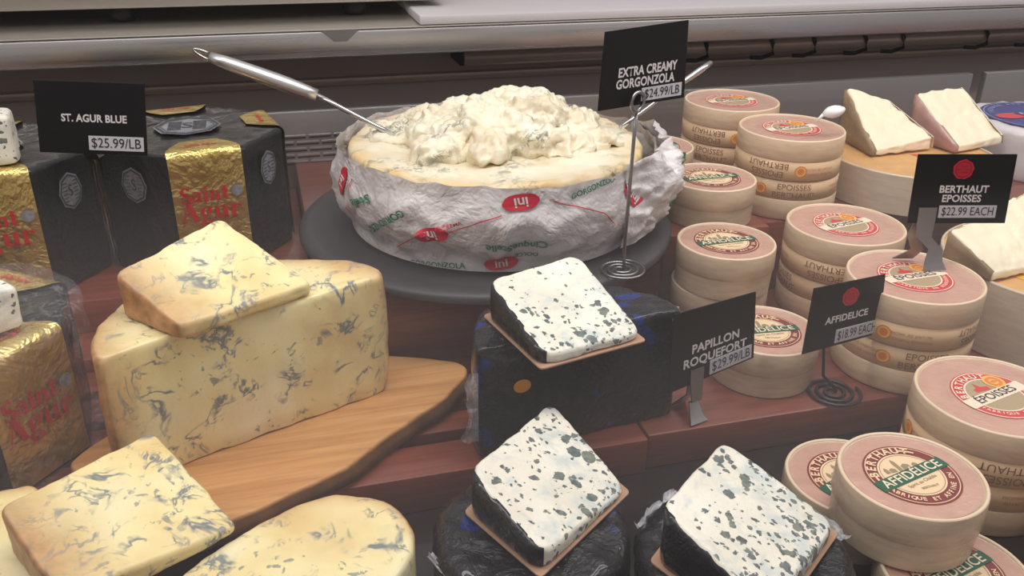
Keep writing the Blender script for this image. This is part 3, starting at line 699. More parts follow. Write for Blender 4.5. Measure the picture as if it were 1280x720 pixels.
bm = bmesh.new(); tube(bm, [loc2(lerp3(L['fork_mid'], L['fork_tip'], k / 4 * 1.05)) for k in range(5)], [0.0026, 0.0022, 0.0020, 0.0022, 0.0026], 12); obj('shaft', bm, M['chrome'], t)

# ------------------------------------------------------------------ wooden board and stilton
bo = L['board'][14]
outl = round_poly([(p[0] - bo[0], p[1] - bo[1]) for p in L['board']], 0.006, 0.006, 3)
outl = [p + Vector((0.0022 * nz(p.x, p.y, 0, 40), 0.0022 * nz(p.x, p.y, 5, 40))) for p in outl]
brd = thing('live_edge_board', 'pale brown live-edge wooden board under the big stilton', 'board', (bo[0], bo[1], 0.0005))
obj('plank', loft(outl, 0.0, lambda x, y: 0.0178, 0.003, 4, 6), M['board'], brd)
bm = bmesh.new(); n = len(outl); cc = sum(outl, Vector((0, 0))) / n
# bark strip along the front long edge
strip = [p for p in outl if (p - cc).x * 0.55 - (p - cc).y * 0.83 > 0.05]
rows = []
for z_, off in ((0.001, 0.0015), (0.006, 0.0042), (0.011, 0.0036), (0.0155, 0.0012)):
    rows.append([bm.verts.new((p.x + 0.62 * (off + 0.0022 * nz(p.x, p.y, z_, 60, 2)), p.y - 0.78 * (off + 0.0022 * nz(p.x, p.y, z_, 60, 4)), z_)) for p in strip])
for i in range(3):
    for k in range(len(strip) - 1):
        if (strip[k + 1] - strip[k]).length < 0.05: bm.faces.new((rows[i][k], rows[i][k + 1], rows[i + 1][k + 1], rows[i + 1][k]))
obj('bark_edge', bm, M['bark'], brd)

def cheese(name, label, pts, zb, mat, rad=0.008, r=0.005, thick=None, amp=0.0012, seed=0.0, group=None, thick_w=0.035, step=0.004, cat='cheese', corner_rind=None, parent_zt=None, bulge=0.0):
    """wedge or half wheel from its top outline (world), resting at zb; thick = index pairs of outline edges that carry the rind"""
    o = (sum(p[0] for p in pts) / len(pts), sum(p[1] for p in pts) / len(pts), zb)
    lp = [(p[0] - o[0], p[1] - o[1], p[2] - zb) for p in pts]; zt = plane_fit(lp)
    ol = round_poly(lp, rad, step)
    edges = [(lp[a], lp[b]) for a, b in (thick or [])]
    def rind(x, y, z):
        if not edges: return 0.0
        d = min(seg_dist(x, y, a, b) for a, b in edges)
        k = 0.75 * max(0.0, 1 - d / thick_w) + 0.10 * nz(x, y, z, 30, seed)
        if d < r * 0.55: k = 1.0
        return max(0.0, min(1.0, k))
    root = thing(name, label, cat, o, 0, group)
    b = obj('paste', loft(ol, 0.0, zt, r, 8, 12, amp, 55, seed, rind, bulge), mat, root)
    return root, o, lp, zt
def liner(name, label, pts, z, off, t_=0.0016, m=None, cat='liner', sag=None):
    c = Vector((sum(p[0] for p in pts) / len(pts), sum(p[1] for p in pts) / len(pts)))
    q = [c + (Vector(p[:2]) - c) * off for p in pts]; ol = round_poly([(p.x - c.x, p.y - c.y) for p in q], 0.004, 0.006, 3)
    return tag(obj(name, loft(ol, 0.0, lambda x, y: t_, 0.0005, 2, 4), m or M['kraft'], loc=(c.x, c.y, z)), label, cat)
n_s = len(L['stilton'])
cheese('stilton_half_wheel', 'large blue-veined stilton half wheel standing cut side forward on the wooden board', L['stilton'], 0.0186, stilton_mat('stilton_big', 1.3, True, 0.52), 0.010, 0.006,
       [(i, (i + 1) % n_s) for i in range(5, n_s)], 0.0015, 1.0, thick_w=0.028, bulge=0.002)
cheese('stilton_wedge', 'blue-veined stilton wedge lying on top of the big half wheel', L['stilton_wedge'], 0.1335, stilton_mat('stilton_top', 4.7, False, 0.50), 0.008, 0.004, [(3, 0)], 0.0012, 2.0, 'stilton wedges', 0.05)
cheese('stilton_wedge', 'blue-veined stilton wedge nearest the viewer, at the bottom left corner', L['front_wedge'], 0.0545, stilton_mat('stilton_front', 8.1, False, 0.49), 0.008, 0.004, [(3, 0)], 0.0012, 3.0, 'stilton wedges', 0.05)
cheese('stilton_half_wheel', 'stilton piece in cling film at the bottom edge, in front of the board', L['mid_stilton'], -0.0355, stilton_mat('stilton_mid', 11.9, True, 0.52), 0.008, 0.005, [(2, 3), (3, 4), (4, 5), (5, 6), (6, 7)], 0.0012, 4.0, thick_w=0.012)
cheese('stilton_half_wheel', 'pale stilton piece hidden under the wedge at the bottom left corner', L['left_stilton'], -0.0355, stilton_mat('stilton_left', 15.2, True, 0.52), 0.008, 0.005, [(0, 1), (1, 2)], 0.0012, 5.0, thick_w=0.012)

# ------------------------------------------------------------------ roquefort
M['wrap_a'] = foil_black('black_wrap', 2.0, 0.36); M['wrap_b'] = foil_black('black_wrap_rind', 5.0, 0.0)
def film_mat(name='clear_film', a=(0.20, 0.06, 0.03)):
    m, nt, b = new_mat(name); v = coords(nt)
    b.inputs['Base Color'].default_value = (0.75, 0.75, 0.8, 1); b.inputs['Roughness'].default_value = 0.12
    mu = crinkle(nt, v, 42)
    nt.links.new(ramp(nt, mu, [(0.0, (a[0],) * 3), (0.06, (a[1],) * 3), (0.4, (a[2],) * 3)]).outputs[0], b.inputs['Alpha'])
    bump(nt, b, mu, 0.8, 0.006)
    return m
M['film'] = film_mat(); M['film_thick'] = film_mat('gathered_film', (0.75, 0.38, 0.22))
M['pink_seal'] = plain('pink_sticker', S(222, 172, 178), 0.4); M['orange_seal'] = plain('orange_sticker', S(226, 150, 50), 0.4)
def half_wheel(label, a, b, depth, h, zb, mat, tilt=0.0):
    """D-shaped wrapped half wheel, flat side from a to b (left to right)"""
    A, B = Vector(a[:2]), Vector(b[:2]); c = (A + B) / 2; ux = (B - A).normalized(); uy = Vector((-ux.y, ux.x)); R = (B - A).length / 2
    pts = [A - c, B - c] + [ux * R * math.cos(t_) + uy * depth * math.sin(t_) for t_ in [PI * k / 14 for k in range(1, 14)]]
    root = thing('roquefort_half_wheel', label, 'cheese', (c.x, c.y, zb), 0, 'wrapped roquefort half wheels')
    ol = round_poly([(p.x, p.y) for p in pts], 0.006, 0.004)
    obj('wrapper', loft(ol, 0.0, lambda x, y: h + 0.0015 * nz(x, y, 0, 30), 0.006, 8, 10, 0.0022, 48, h * 90), mat, root)
    return root, ux, uy, R
rb, ux, uy, R = half_wheel('roquefort half wheel in black wrapping with its flat side forward, on the shelf edge', L['roq_block_b'][0], L['roq_block_b'][1], 0.085, 0.106, 0.0005, M['wrap_a'])
# twisted ends of the film on both sides
def film_flap(parent, p0, p1, out, w0, w1, seed, n=14, m_=10, mat=None):
    bm = bmesh.new(); g = []
    p0, p1, out = Vector(p0), Vector(p1), Vector(out)
    for i in range(n + 1):
        u = i / n; row = []
        for j in range(m_ + 1):
            v_ = j / m_; w = w0 + (w1 - w0) * u
            q = p0.lerp(p1, u) + out * (w * v_ * (0.8 + 0.35 * nz(u * 3, seed, 0, 1.5)))
            k = 0.004 * v_ * nz(u * 6, v_ * 3, seed, 1.0) + 0.003 * v_ * nz(u * 15, v_ * 5, seed + 3, 1.0)
            side = (p1 - p0).cross(out).normalized(); row.append(bm.verts.new(q + side * k * 1.6))
        g.append(row)
    for i in range(n):
        for j in range(m_): bm.faces.new((g[i][j], g[i + 1][j], g[i + 1][j + 1], g[i][j + 1]))
    return obj('film_end', bm, mat or M['film_thick'], parent)
film_flap(rb, (*(-ux * R * 0.99), 0.085), (*(-ux * R * 0.99), 0.02), (-0.95, 0.1, -0.1), 0.012, 0.016, 3.1)
film_flap(rb, (*(ux * R * 0.97), 0.104), (*(ux * R * 0.99 + uy * 0.03), 0.100), (0.6, -0.1, -0.6), 0.012, 0.010, 7.1)
def sticker(parent, name, loc, nrm, r, m, sy=1.0):
    bm = disc(bmesh.new(), r, 0.0, 24, sxy=(1, sy)); q = Vector(nrm).to_track_quat('Z', 'Y')
    ext = bmesh.ops.extrude_face_region(bm, geom=bm.faces[:]); bmesh.ops.translate(bm, verts=[v for v in ext['geom'] if isinstance(v, bmesh.types.BMVert)], vec=(0, 0, 0.0008))
    for v in bm.verts: v.co = q @ v.co + Vector(loc)
    return obj(name, bm, m, parent, smooth=False)
st = sticker(rb, 'sticker', (*(-ux * R * 0.60 - uy * 0.0025), 0.066), (-uy.x, -uy.y, 0.0), 0.0075, M['orange_seal'], 0.8); st['label'] = 'small orange sticker'
st = sticker(rb, 'sticker', (*(ux * R * 0.93 - uy * 0.001), 0.098), (-uy.x + 0.3, -uy.y, 0.4), 0.007, M['pink_seal'], 0.8); st['label'] = 'small pink sticker'
def round_half(label, c, R_, h, zb, mat, seal_dir, flaps):
    root = thing('roquefort_half_wheel', label, 'cheese', (c[0], c[1], zb), 0, 'wrapped roquefort half wheels')
    ol = [Vector((R_ * math.cos(2 * PI * k / 90), R_ * math.sin(2 * PI * k / 90))) for k in range(90)]
    obj('wrapper', loft(ol, 0.0, lambda x, y: h + 0.0015 * nz(x, y, 0, 30), 0.012, 8, 10, 0.0034, 70, c[0] * 70), mat, root)
    a = math.radians(seal_dir)
    obj_ = sticker(root, 'sticker', (R_ * 0.93 * math.cos(a), R_ * 0.93 * math.sin(a), h - 0.003), (0.35 * math.cos(a), 0.35 * math.sin(a), 0.9), 0.0085, M['pink_seal'], 0.75); obj_['label'] = 'small pink sticker'
    for k, (d_, w_) in enumerate(flaps):
        a = math.radians(d_); p = Vector((math.cos(a), math.sin(a), 0)); s = Vector((-p.y, p.x, 0))
        film_flap(root, p * (R_ - 0.004) - s * 0.024 + Vector((0, 0, h - 0.006)), p * (R_ - 0.004) + s * 0.024 + Vector((0, 0, h - 0.010)), (p.x, p.y, -0.25), w_, w_ * 0.7, d_ * 0.1)
    return root
cm, crr = L['roq_half_mid'], L['roq_half_right']
round_half('black-wrapped roquefort piece lying under the middle cut wedge, in front of the shelf edge', (cm[0], cm[1]), 0.0685, 0.0735, -0.0355, M['wrap_a'], 44, [(62, 0.014), (200, 0.006)])
round_half('black-wrapped roquefort piece lying under the cut wedge nearest the green-labelled boxes', (crr[0] + 0.0055, crr[1] + 0.001), 0.0715, 0.0735, -0.0355, M['wrap_b'], 22, [(15, 0.016), (55, 0.012), (120, 0.010)])
def roq_wedge(label, pts, zb, seed, grad):
    xs = [(p[0], p[1], p[2]) for p in pts]
    c = (sum(p[0] for p in xs) / 4, sum(p[1] for p in xs) / 4)
    liner('cardboard_liner', label[1], xs, zb, 1.05)
    m_ = roquefort_mat('roquefort_%d' % int(seed * 10), seed, grad)
    root, o, lp, zt = cheese('roquefort_wedge', label[0], xs, zb + 0.0019, m_, 0.014, 0.0035, [(3, 0)], 0.0010, seed, 'roquefort wedges', 0.004)
    # dark rind on the thick side: a thin skin just outside the paste
    ol = round_poly(lp, 0.014, 0.003); n = len(ol); c0 = sum(ol, Vector((0, 0))) / n
    near = [seg_dist(p.x, p.y, lp[3], lp[0]) < 0.0058 for p in ol]
    k0 = next(k for k in range(n) if near[k] and not near[k - 1])
    run = []
    while near[k0 % n] and len(run) < n: run.append(ol[k0 % n]); k0 += 1
    def nrm_(k):
        a, b_ = run[max(0, k - 1)], run[min(len(run) - 1, k + 1)]; d = (b_ - a).normalized(); q = Vector((d.y, -d.x)); return q if q.dot(run[k] - c0) > 0 else -q
    rows = []; bm = bmesh.new(); m_n = len(run)
    for t_, out in ((0.03, 0.0008), (0.12, 0.0016), (0.35, 0.0024), (0.65, 0.0022), (0.88, 0.0014), (0.975, 0.0002), (0.99, -0.0025), (0.93, -0.003), (0.03, -0.003)):
        row = []
        for k, p in enumerate(run):
            e_ = min(1.0, min(k, m_n - 1 - k) / 3.0); q = p + nrm_(k) * (out * (0.25 + 0.75 * e_))
            h_ = zt(p.x, p.y); row.append(bm.verts.new((q.x, q.y, h_ * t_ + 0.0009 * nz(q.x, q.y, t_ * 0.03, 130, seed) * (0.2 + t_))))
        rows.append(row)
    for i in range(len(rows)):
        for k in range(m_n - 1): bm.faces.new((rows[i][k], rows[i][k + 1], rows[(i + 1) % len(rows)][k + 1], rows[(i + 1) % len(rows)][k]))
    bm.faces.new([r_[0] for r_ in rows]); bm.faces.new([r_[-1] for r_ in rows][::-1])
    obj('rind', bm, M['wrap_b'], root)
roq_wedge(('roquefort wedge with dark blue specks lying on the tall black-wrapped block', 'brown card liner under the roquefort wedge on the tall black block'), L['roq_wedge_top'], 0.1085, 21.3, (4, -7, 0.35))
roq_wedge(('roquefort wedge tilted on the middle black-wrapped piece, sharp square corners', 'brown card liner under the middle roquefort wedge'), L['roq_wedge_mid'], 0.0405, 25.9, (8, 1, 0.4))
roq_wedge(('roquefort wedge with a notched top edge, nearest the green-labelled boxes', 'brown card liner under the notched roquefort wedge'), L['roq_wedge_right'], 0.0405, 29.7, (7, -3, 0.55))

# ------------------------------------------------------------------ gold and black foil cheeses
M['gold'] = foil_gold('gold_foil', 1.0); M['black_foil'] = foil_black('black_foil', 9.0, 0.0, (0.014, 0.015, 0.015), 0.004)
M['silver'] = plain('silver_print', S(150, 150, 156), 0.4, 0.3, var=0.35, vscale=260); M['silver_line'] = plain('dark_line', S(70, 70, 78), 0.5)
M['red_print'] = plain('red_foil_print', S(190, 34, 34), 0.45)
OS = 0.078; OA = OS * 1.2071; OR_ = OS * 1.3066
def _quad(bm, f, pts): bm.faces.new([bm.verts.new(f(*p)) for p in pts])
def _bar(bm, f, x0, y0, x1, y1, w):
    d = Vector((x1 - x0, y1 - y0)); n = Vector((-d.y, d.x)).normalized() * w * (1.35 if w > 0.1 else 1.1) / 2
    _quad(bm, f, [(x0 + n.x, y0 + n.y), (x1 + n.x, y1 + n.y), (x1 - n.x, y1 - n.y), (x0 - n.x, y0 - n.y)])
def _arc(bm, f, cx, cy, rx, ry, a0, a1, wk, wn, n=14):
    """stroke along an ellipse, thick where it runs upright"""
    prev = None
    for k in range(n + 1):
        a = math.radians(a0 + (a1 - a0) * k / n); w = (wn * 1.15 + (wk * 1.35 - wn * 1.15) * abs(math.cos(a)) ** 1.3) / 2
        q = ((cx + (rx + w) * math.cos(a), cy + (ry + w) * math.sin(a)), (cx + (rx - w) * math.cos(a), cy + (ry - w) * math.sin(a)))
        if prev: _quad(bm, f, [prev[0], q[0], q[1], prev[1]])
        prev = q
def _stem(bm, f, x, y0, y1, w=0.14, top=True, foot=True):
    _bar(bm, f, x, y0, x, y1, w)
    if foot: _bar(bm, f, x - w * 1.05, y0 + 0.025, x + w * 1.05, y0 + 0.025, 0.05)
    if top: _quad(bm, f, [(x - w * 1.15, y1 - 0.03), (x - w * 0.4, y1 - 0.11), (x - w * 0.4, y1), (x, y1 + 0.03)])
def _glyph(bm, f, c):
    """thick-and-thin serif letter in a unit box; returns its advance"""
    B = lambda *a: _bar(bm, f, *a); A = lambda *a: _arc(bm, f, *a); T = lambda *a, **k: _stem(bm, f, *a, **k)
    if c == 'S': A(0.30, 0.73, 0.20, 0.21, 25, 265, 0.15, 0.06); A(0.30, 0.28, 0.21, 0.22, 90, -155, 0.15, 0.06); B(0.17, 0.60, 0.43, 0.42, 0.15); B(0.50, 0.74, 0.50, 0.95, 0.04); B(0.08, 0.05, 0.08, 0.30, 0.04); return 0.62
    if c == 'a': A(0.24, 0.20, 0.15, 0.15, 90, 400, 0.13, 0.05); T(0.45, 0.0, 0.46, top=False, foot=False); A(0.27, 0.46, 0.18, 0.15, 0, 160, 0.13, 0.06); B(0.44, 0.03, 0.58, 0.06, 0.06); B(0.24, 0.35, 0.45, 0.37, 0.05); return 0.62
    if c == 'i': T(0.17, 0.0, 0.62); B(0.17, 0.75, 0.17, 0.90, 0.15); return 0.36
    if c == 'n': T(0.17, 0.0, 0.62); A(0.36, 0.42, 0.17, 0.16, 0, 150, 0.14, 0.06); T(0.53, 0.0, 0.43, top=False); return 0.74
    if c == 't': T(0.18, 0.10, 0.86, top=False, foot=False); B(0.03, 0.60, 0.38, 0.60, 0.06); A(0.31, 0.13, 0.13, 0.12, 180, 300, 0.13, 0.06); return 0.44
    if c == 'A': B(0.10, 0.0, 0.37, 0.95, 0.06); B(0.37, 1.0, 0.70, 0.0, 0.17); B(0.20, 0.32, 0.56, 0.32, 0.05); B(0.0, 0.025, 0.24, 0.025, 0.05); B(0.54, 0.025, 0.86, 0.025, 0.05); return 0.86
    if c == 'g': A(0.28, 0.42, 0.17, 0.17, 0, 360, 0.13, 0.05); A(0.28, -0.14, 0.21, 0.14, 0, 360, 0.11, 0.06); A(0.26, 0.14, 0.12, 0.10, 100, 260, 0.10, 0.06); B(0.44, 0.56, 0.58, 0.60, 0.07); return 0.62
    if c == 'u': T(0.17, 0.18, 0.62, foot=False); A(0.35, 0.20, 0.18, 0.16, 180, 340, 0.14, 0.06); T(0.54, 0.0, 0.62, foot=False); B(0.54, 0.03, 0.68, 0.05, 0.06); return 0.74
    if c == 'r': T(0.17, 0.0, 0.62); A(0.37, 0.40, 0.16, 0.18, 45, 150, 0.12, 0.07); B(0.46, 0.46, 0.50, 0.56, 0.13); return 0.54
    return 0.3
ADV = {'S': 0.62, 'a': 0.62, 'i': 0.36, 'n': 0.74, 't': 0.44, 'A': 0.86, 'g': 0.62, 'u': 0.74, 'r': 0.54}
def serif_word(bm, s, size, f):
    x = -sum(ADV[c] for c in s) / 2
    for c in s:
        _glyph(bm, lambda a, b, x=x: f((a + x) * size, b * size), c); x += ADV[c]
def foil_cheese(label, cx, cy, face_deg, h, zb, gold=(0, 2, 4, 6)):
    root = thing('foil_wrapped_cheese', label, 'cheese', (cx, cy, zb), 0, 'gold and black foil cheeses')
    cor = [(OR_ * math.cos(math.radians(face_deg + 22.5 + 45 * k)), OR_ * math.sin(math.radians(face_deg + 22.5 + 45 * k))) for k in range(8)]
    ol = round_poly(cor, 0.006, 0.005)
    top = lambda x, y: h + 0.0015 * nz(x, y, 0, 25, face_deg)
    obj('wrapper', loft(ol, 0.0, top, 0.005, 8, 10, 0.0016, 45, face_deg), M['black_foil'], root)
    def frame(k):
        a = math.radians(face_deg + 45 * k); n_ = Vector((math.cos(a), math.sin(a), 0)); r_ = Vector((-n_.y, n_.x, 0)); return n_, r_
    for k in gold:
        n_, r_ = frame(k); bm = bmesh.new(); rows = []
        prof = [(OA + 0.0022, 0.004 + (h - 0.010) * j / 14, 0.94) for j in range(15)] + [(OA + 0.0012, h - 0.002, 0.94), (OA - 0.002, h + 0.0015, 0.94), (OA - 0.008, h + 0.0026, 0.90), (OA - 0.020, h + 0.0026, 0.74), (OA - 0.034, h + 0.0026, 0.46)]
        for (rad, z_, w) in prof:
            row = []
            for j in range(15):
                x = (j / 14 * 2 - 1) * OS / 2 * w
                wob = 0.0014 * nz(x, z_, k * 3.0 + face_deg, 60)
                row.append(bm.verts.new(n_ * (rad + wob * (z_ < h - 0.003)) + r_ * x + Vector((0, 0, z_ + wob * 0.3))))
            rows.append(row)
        for i in range(len(rows) - 1):
            for j in range(14): bm.faces.new((rows[i][j], rows[i][j + 1], rows[i + 1][j + 1], rows[i + 1][j]))
        gp = obj('gold_panel', bm, M['gold'], root)
        def f(x, y, n_=n_, r_=r_, dz=0.0):
            p = n_ * (OA + 0.0040) + r_ * x + Vector((0, 0, h - 0.053 + y)); return (p.x, p.y, p.z)
        bm = bmesh.new(); serif_word(bm, 'Saint', 0.0176, lambda x, y: f(x - 0.005, y + 0.001)); obj('lettering', bm, M['red_print'], gp, recalc=False); bm = bmesh.new(); serif_word(bm, 'Agur', 0.0225, lambda x, y: f(x - 0.001, y - 0.0195)); obj('lettering', bm, M['red_print'], gp, recalc=False); bm = bmesh.new()
        bm2 = bmesh.new()
        # serifs under the stems
        for (x0, y0, w) in [(-0.0205, 0.0032, 0.004)]: pass
        def g(x, y, n_=n_, r_=r_):
            p = n_ * (OA - 0.016 - (y)) + r_ * x + Vector((0, 0, h + 0.0036)); return (p.x, p.y, p.z)
        letter(bm, 'Saint Agur', 0.0075, lambda x, y: g(x, y), 0.03)
        obj('lettering', bm, M['red_print'], gp, recalc=False); bm2.free()
        bm = bmesh.new(); disc(bm, 0.0062, 0, 8)
        for v in bm.verts: v.co = Vector(f(v.co.x + 0.0275, v.co.y + 0.009))
        obj('emblem', bm, M['silver'], gp, recalc=False)
    for k in range(8):
        if k in gold: continue
        n_, r_ = frame(k)
        def f(x, y, n_=n_, r_=r_, d=0.0030):
            p = n_ * (OA + d) + r_ * x + Vector((0, 0, h - 0.034 + y)); return (p.x, p.y, p.z)
        bm = bmesh.new(); disc(bm, 0.0155, 0, 8)
        for v in bm.verts: v.co = Vector(f(v.co.x, v.co.y * 1.25))
        md = obj('medallion', bm, M['silver'], root, recalc=False)
        bm = bmesh.new(); disc(bm, 0.0142, 0, 8, r0=0.0125); letter(bm, 'S', 0.014, lambda x, y: (x, y, 0), 0.0); 
        for j in range(6): box(bm, -0.010, -0.004, -0.008 + j * 0.003, -0.0072 + j * 0.003, -0.0001, 0.0001); box(bm, 0.004, 0.010, -0.008 + j * 0.003, -0.0072 + j * 0.003, -0.0001, 0.0001)
        for v in bm.verts: v.co = Vector(f(v.co.x, v.co.y * 1.25, d=0.0036))
        obj('engraving', bm, M['silver_line'], md, recalc=False)
    bm = bmesh.new(); disc(bm, 0.036, h + 0.0030, 8); md = obj('medallion', bm, M['silver'], root, recalc=False)
    bm = bmesh.new(); disc(bm, 0.034, h + 0.0036, 8, r0=0.031); disc(bm, 0.029, h + 0.0036, 8, r0=0.028)
    for j in range(9): box(bm, -0.02, -0.006, -0.016 + j * 0.004, -0.0150 + j * 0.004, h + 0.0034, h + 0.0037); box(bm, 0.006, 0.02, -0.016 + j * 0.004, -0.0150 + j * 0.004, h + 0.0034, h + 0.0037)
    letter(bm, 'S', 0.03, lambda x, y: (x, y, h + 0.0037)); obj('engraving', bm, M['silver_line'], md, recalc=False)
    return root
foil_cheese('whole gold and black foil cheese to the right of the first black price sign', -0.085, 1.008, -78, 0.1332, 0.0456)
mid_foil = foil_cheese('gold and black foil cheese under the leftmost black price sign', -0.279, 0.978, -78, 0.1332, 0.0456)
front_foil = foil_cheese('gold and black foil cheese in cling film beside the big stilton', -0.270, 0.706, -38, 0.118, 0.0005)
bm = bmesh.new()
ol = [Vector((OR_ * 1.06 * math.cos(math.radians(-38 + 4 * k)), OR_ * 1.06 * math.sin(math.radians(-38 + 4 * k)))) for k in range(90)]
fl = loft(ol, 0.002, lambda x, y: 0.1235, 0.008, 10, 6, 0.003, 40, 3.0); obj('cling_film', fl, M['film'], front_foil); bm.free()
# cut pieces lying on the foil cheeses
def cut_piece(label, c, w, d, h, rot, zb, seed):
    pts = [(-w / 2, -d / 2), (w / 2, -d / 2), (w / 2 * 0.9, d / 2), (-w / 2, d / 2)]
    cs, sn = math.cos(rot), math.sin(rot)
    P3 = [(c[0] + x * cs - y * sn, c[1] + x * sn + y * cs, zb + h * (1.0 if y < 0 else 0.9)) for x, y in pts]
    cheese('blue_cheese_wedge', label, P3, zb, roquefort_mat('blue_%d' % int(seed), seed, (0, 0, 0.22)), 0.008, 0.005, None, 0.0014, seed, 'cut pieces on the foil cheeses')
cut_piece('cut blue cheese piece at the top left edge, on the foil cheese', (-0.283, 0.925), 0.10, 0.06, 0.046, 0.1, 0.1835, 41.0)
cut_piece('white blue-specked wedge at the left edge, on the filmed foil cheese', (-0.262, 0.668), 0.12, 0.07, 0.034, 0.55, 0.1245, 47.0)

# ------------------------------------------------------------------ round wooden cheese boxes
def box_wood(name, c0, c1, coat):
    m, nt, b = new_mat(name); v = coords(nt, (0, 0, 0), (30, 30, 160)); n = noise_tex(nt, 1.2, 5, 0.6, 0.3, v)
    nt.links.new(ramp(nt, n.outputs[0], [(0.3, c0), (0.7, c1)]).outputs[0], b.inputs['Base Color']); b.inputs['Roughness'].default_value = 0.5
    b.inputs['Coat Weight'].default_value = coat; b.inputs['Coat Roughness'].default_value = 0.1
    v2 = coords(nt); nn = N(nt, 'ShaderNodeBump'); nn.inputs['Strength'].default_value = 0.8; nn.inputs['Distance'].default_value = 0.004; nt.links.new(crinkle(nt, v2, 60), nn.inputs['Height']); nt.links.new(nn.outputs[0], b.inputs['Coat Normal'])
    return m
M['ep_wood'] = box_wood('epicea_wood', S(206, 178, 146), S(228, 204, 174), 0.4); M['af_wood'] = box_wood('poplar_wood', S(194, 170, 142), S(216, 194, 166), 0.7)
M['lid_top'] = box_wood('lid_paper', S(190, 146, 128), S(208, 164, 146), 0.7); M['lid_rim'] = plain('lid_rim', S(232, 208, 178), 0.4)
M['band'] = plain('kraft_band', S(224, 190, 150), 0.55, coat=0.3); M['band_ink'] = plain('brown_ink', S(138, 100, 72), 0.6); M['band_ink2'] = plain('russet_ink', S(190, 128, 98), 0.6)
M['seal_orange'] = plain('orange_print', S(226, 128, 70), 0.5); M['seal_yellow'] = plain('yellow_print', S(238, 186, 84), 0.5)
M['ep_red'] = plain('label_red', S(214, 60, 66), 0.42, coat=0.4); M['cream'] = plain('label_cream', S(240, 222, 196), 0.5); M['taupe'] = plain('label_taupe', S(176, 154, 122), 0.5)
M['af_red'] = plain('label_maroon', S(128, 44, 42), 0.42, coat=0.4); M['af_cream'] = plain('label_peach', S(238, 208, 170), 0.5); M['af_green'] = plain('label_green', S(34, 92, 66), 0.45); M['af_ink'] = plain('label_ink', S(150, 134, 100), 0.6); M['navy'] = plain('navy_ink', S(40, 36, 56), 0.5)
def strip_clip(R_, w, rot):
    """polygon of a straight band of width w across a disc of radius R_"""
    pts = []; a = math.asin(w / 2 / R_)
    for k in range(9): t_ = -a + 2 * a * k / 8; pts.append((R_ * math.cos(t_), R_ * math.sin(t_)))
    for k in range(9): t_ = PI - a + 2 * a * k / 8; pts.append((R_ * math.cos(t_), R_ * math.sin(t_)))
    c, s = math.cos(rot), math.sin(rot); return [(x * c - y * s, x * s + y * c) for x, y in pts]
def spin(f, rot):
    c, s = math.cos(rot), math.sin(rot); return lambda x, y: f(x * c - y * s, x * s + y * c)
def lid_label_ep(root, z, R_, mat_z=0.0004):
    lab = obj('label', disc(bmesh.new(), R_, z, 64), M['ep_red'], root, recalc=False)
    bm = bmesh.new(); disc(bm, R_ * 0.97, z + mat_z, 64, r0=R_ * 0.94); disc(bm, R_ * 0.70, z + mat_z, 64, r0=R_ * 0.66); poly(bm, strip_clip(R_ * 0.995, R_ * 0.36, 0.14), z + 2.5 * mat_z)
    arc_text(bm, 'BERTHAUT', R_ * 0.25, R_ * 0.80, 118, z + 2 * mat_z, False, 0.80, 0.03); arc_text(bm, 'FABRIQUE EN BOURGOGNE', R_ * 0.13, R_ * 0.80, -80, z + 2 * mat_z, True, 0.80, 0.02)
    obj('cream_print', bm, M['cream'], lab, recalc=False)
    obj('centre', disc(bmesh.new(), R_ * 0.66, z + mat_z, 48), M['taupe'], lab, recalc=False)
    bm = bmesh.new(); X, Y = -R_ * 0.12, R_ * 0.22
    poly(bm, [(X - R_ * .22, Y), (X - R_ * .22, Y + R_ * .12), (X - R_ * .1, Y + R_ * .16), (X - R_ * .04, Y + R_ * .36), (X + R_ * .03, Y + R_ * .16), (X + R_ * .2, Y + R_ * .14), (X + R_ * .22, Y)], z + 2 * mat_z); obj('chapel_emblem', bm, M['ep_red'], lab, recalc=False)
    bm = bmesh.new(); disc(bm, R_ * 0.27, z + 3 * mat_z, 24, c=(R_ * 0.42, R_ * 0.46)); sl = obj('seal', bm, M['seal_yellow'], lab, recalc=False)
    bm = bmesh.new(); disc(bm, R_ * 0.20, z + 4 * mat_z, 24, c=(R_ * 0.42, R_ * 0.46), r0=R_ * 0.12); disc(bm, R_ * 0.1, z + 4 * mat_z, 12, c=(R_ * 0.42, R_ * 0.46), sxy=(1, 0.5)); obj('seal_ring', bm, M['seal_orange'], lab, recalc=False)
    bm = bmesh.new(); letter(bm, '\u00c9POISSES', R_ * 0.34, spin(lambda x, y: (x - y * 0 , y, z + 3.5 * mat_z), 0.0) if False else (lambda x, y: (x * math.cos(0.14) - y * math.sin(0.14), x * math.sin(0.14) + y * math.cos(0.14), z + 3.5 * mat_z)), 0.012); obj('lettering', bm, M['navy'], lab, recalc=False)
    return lab
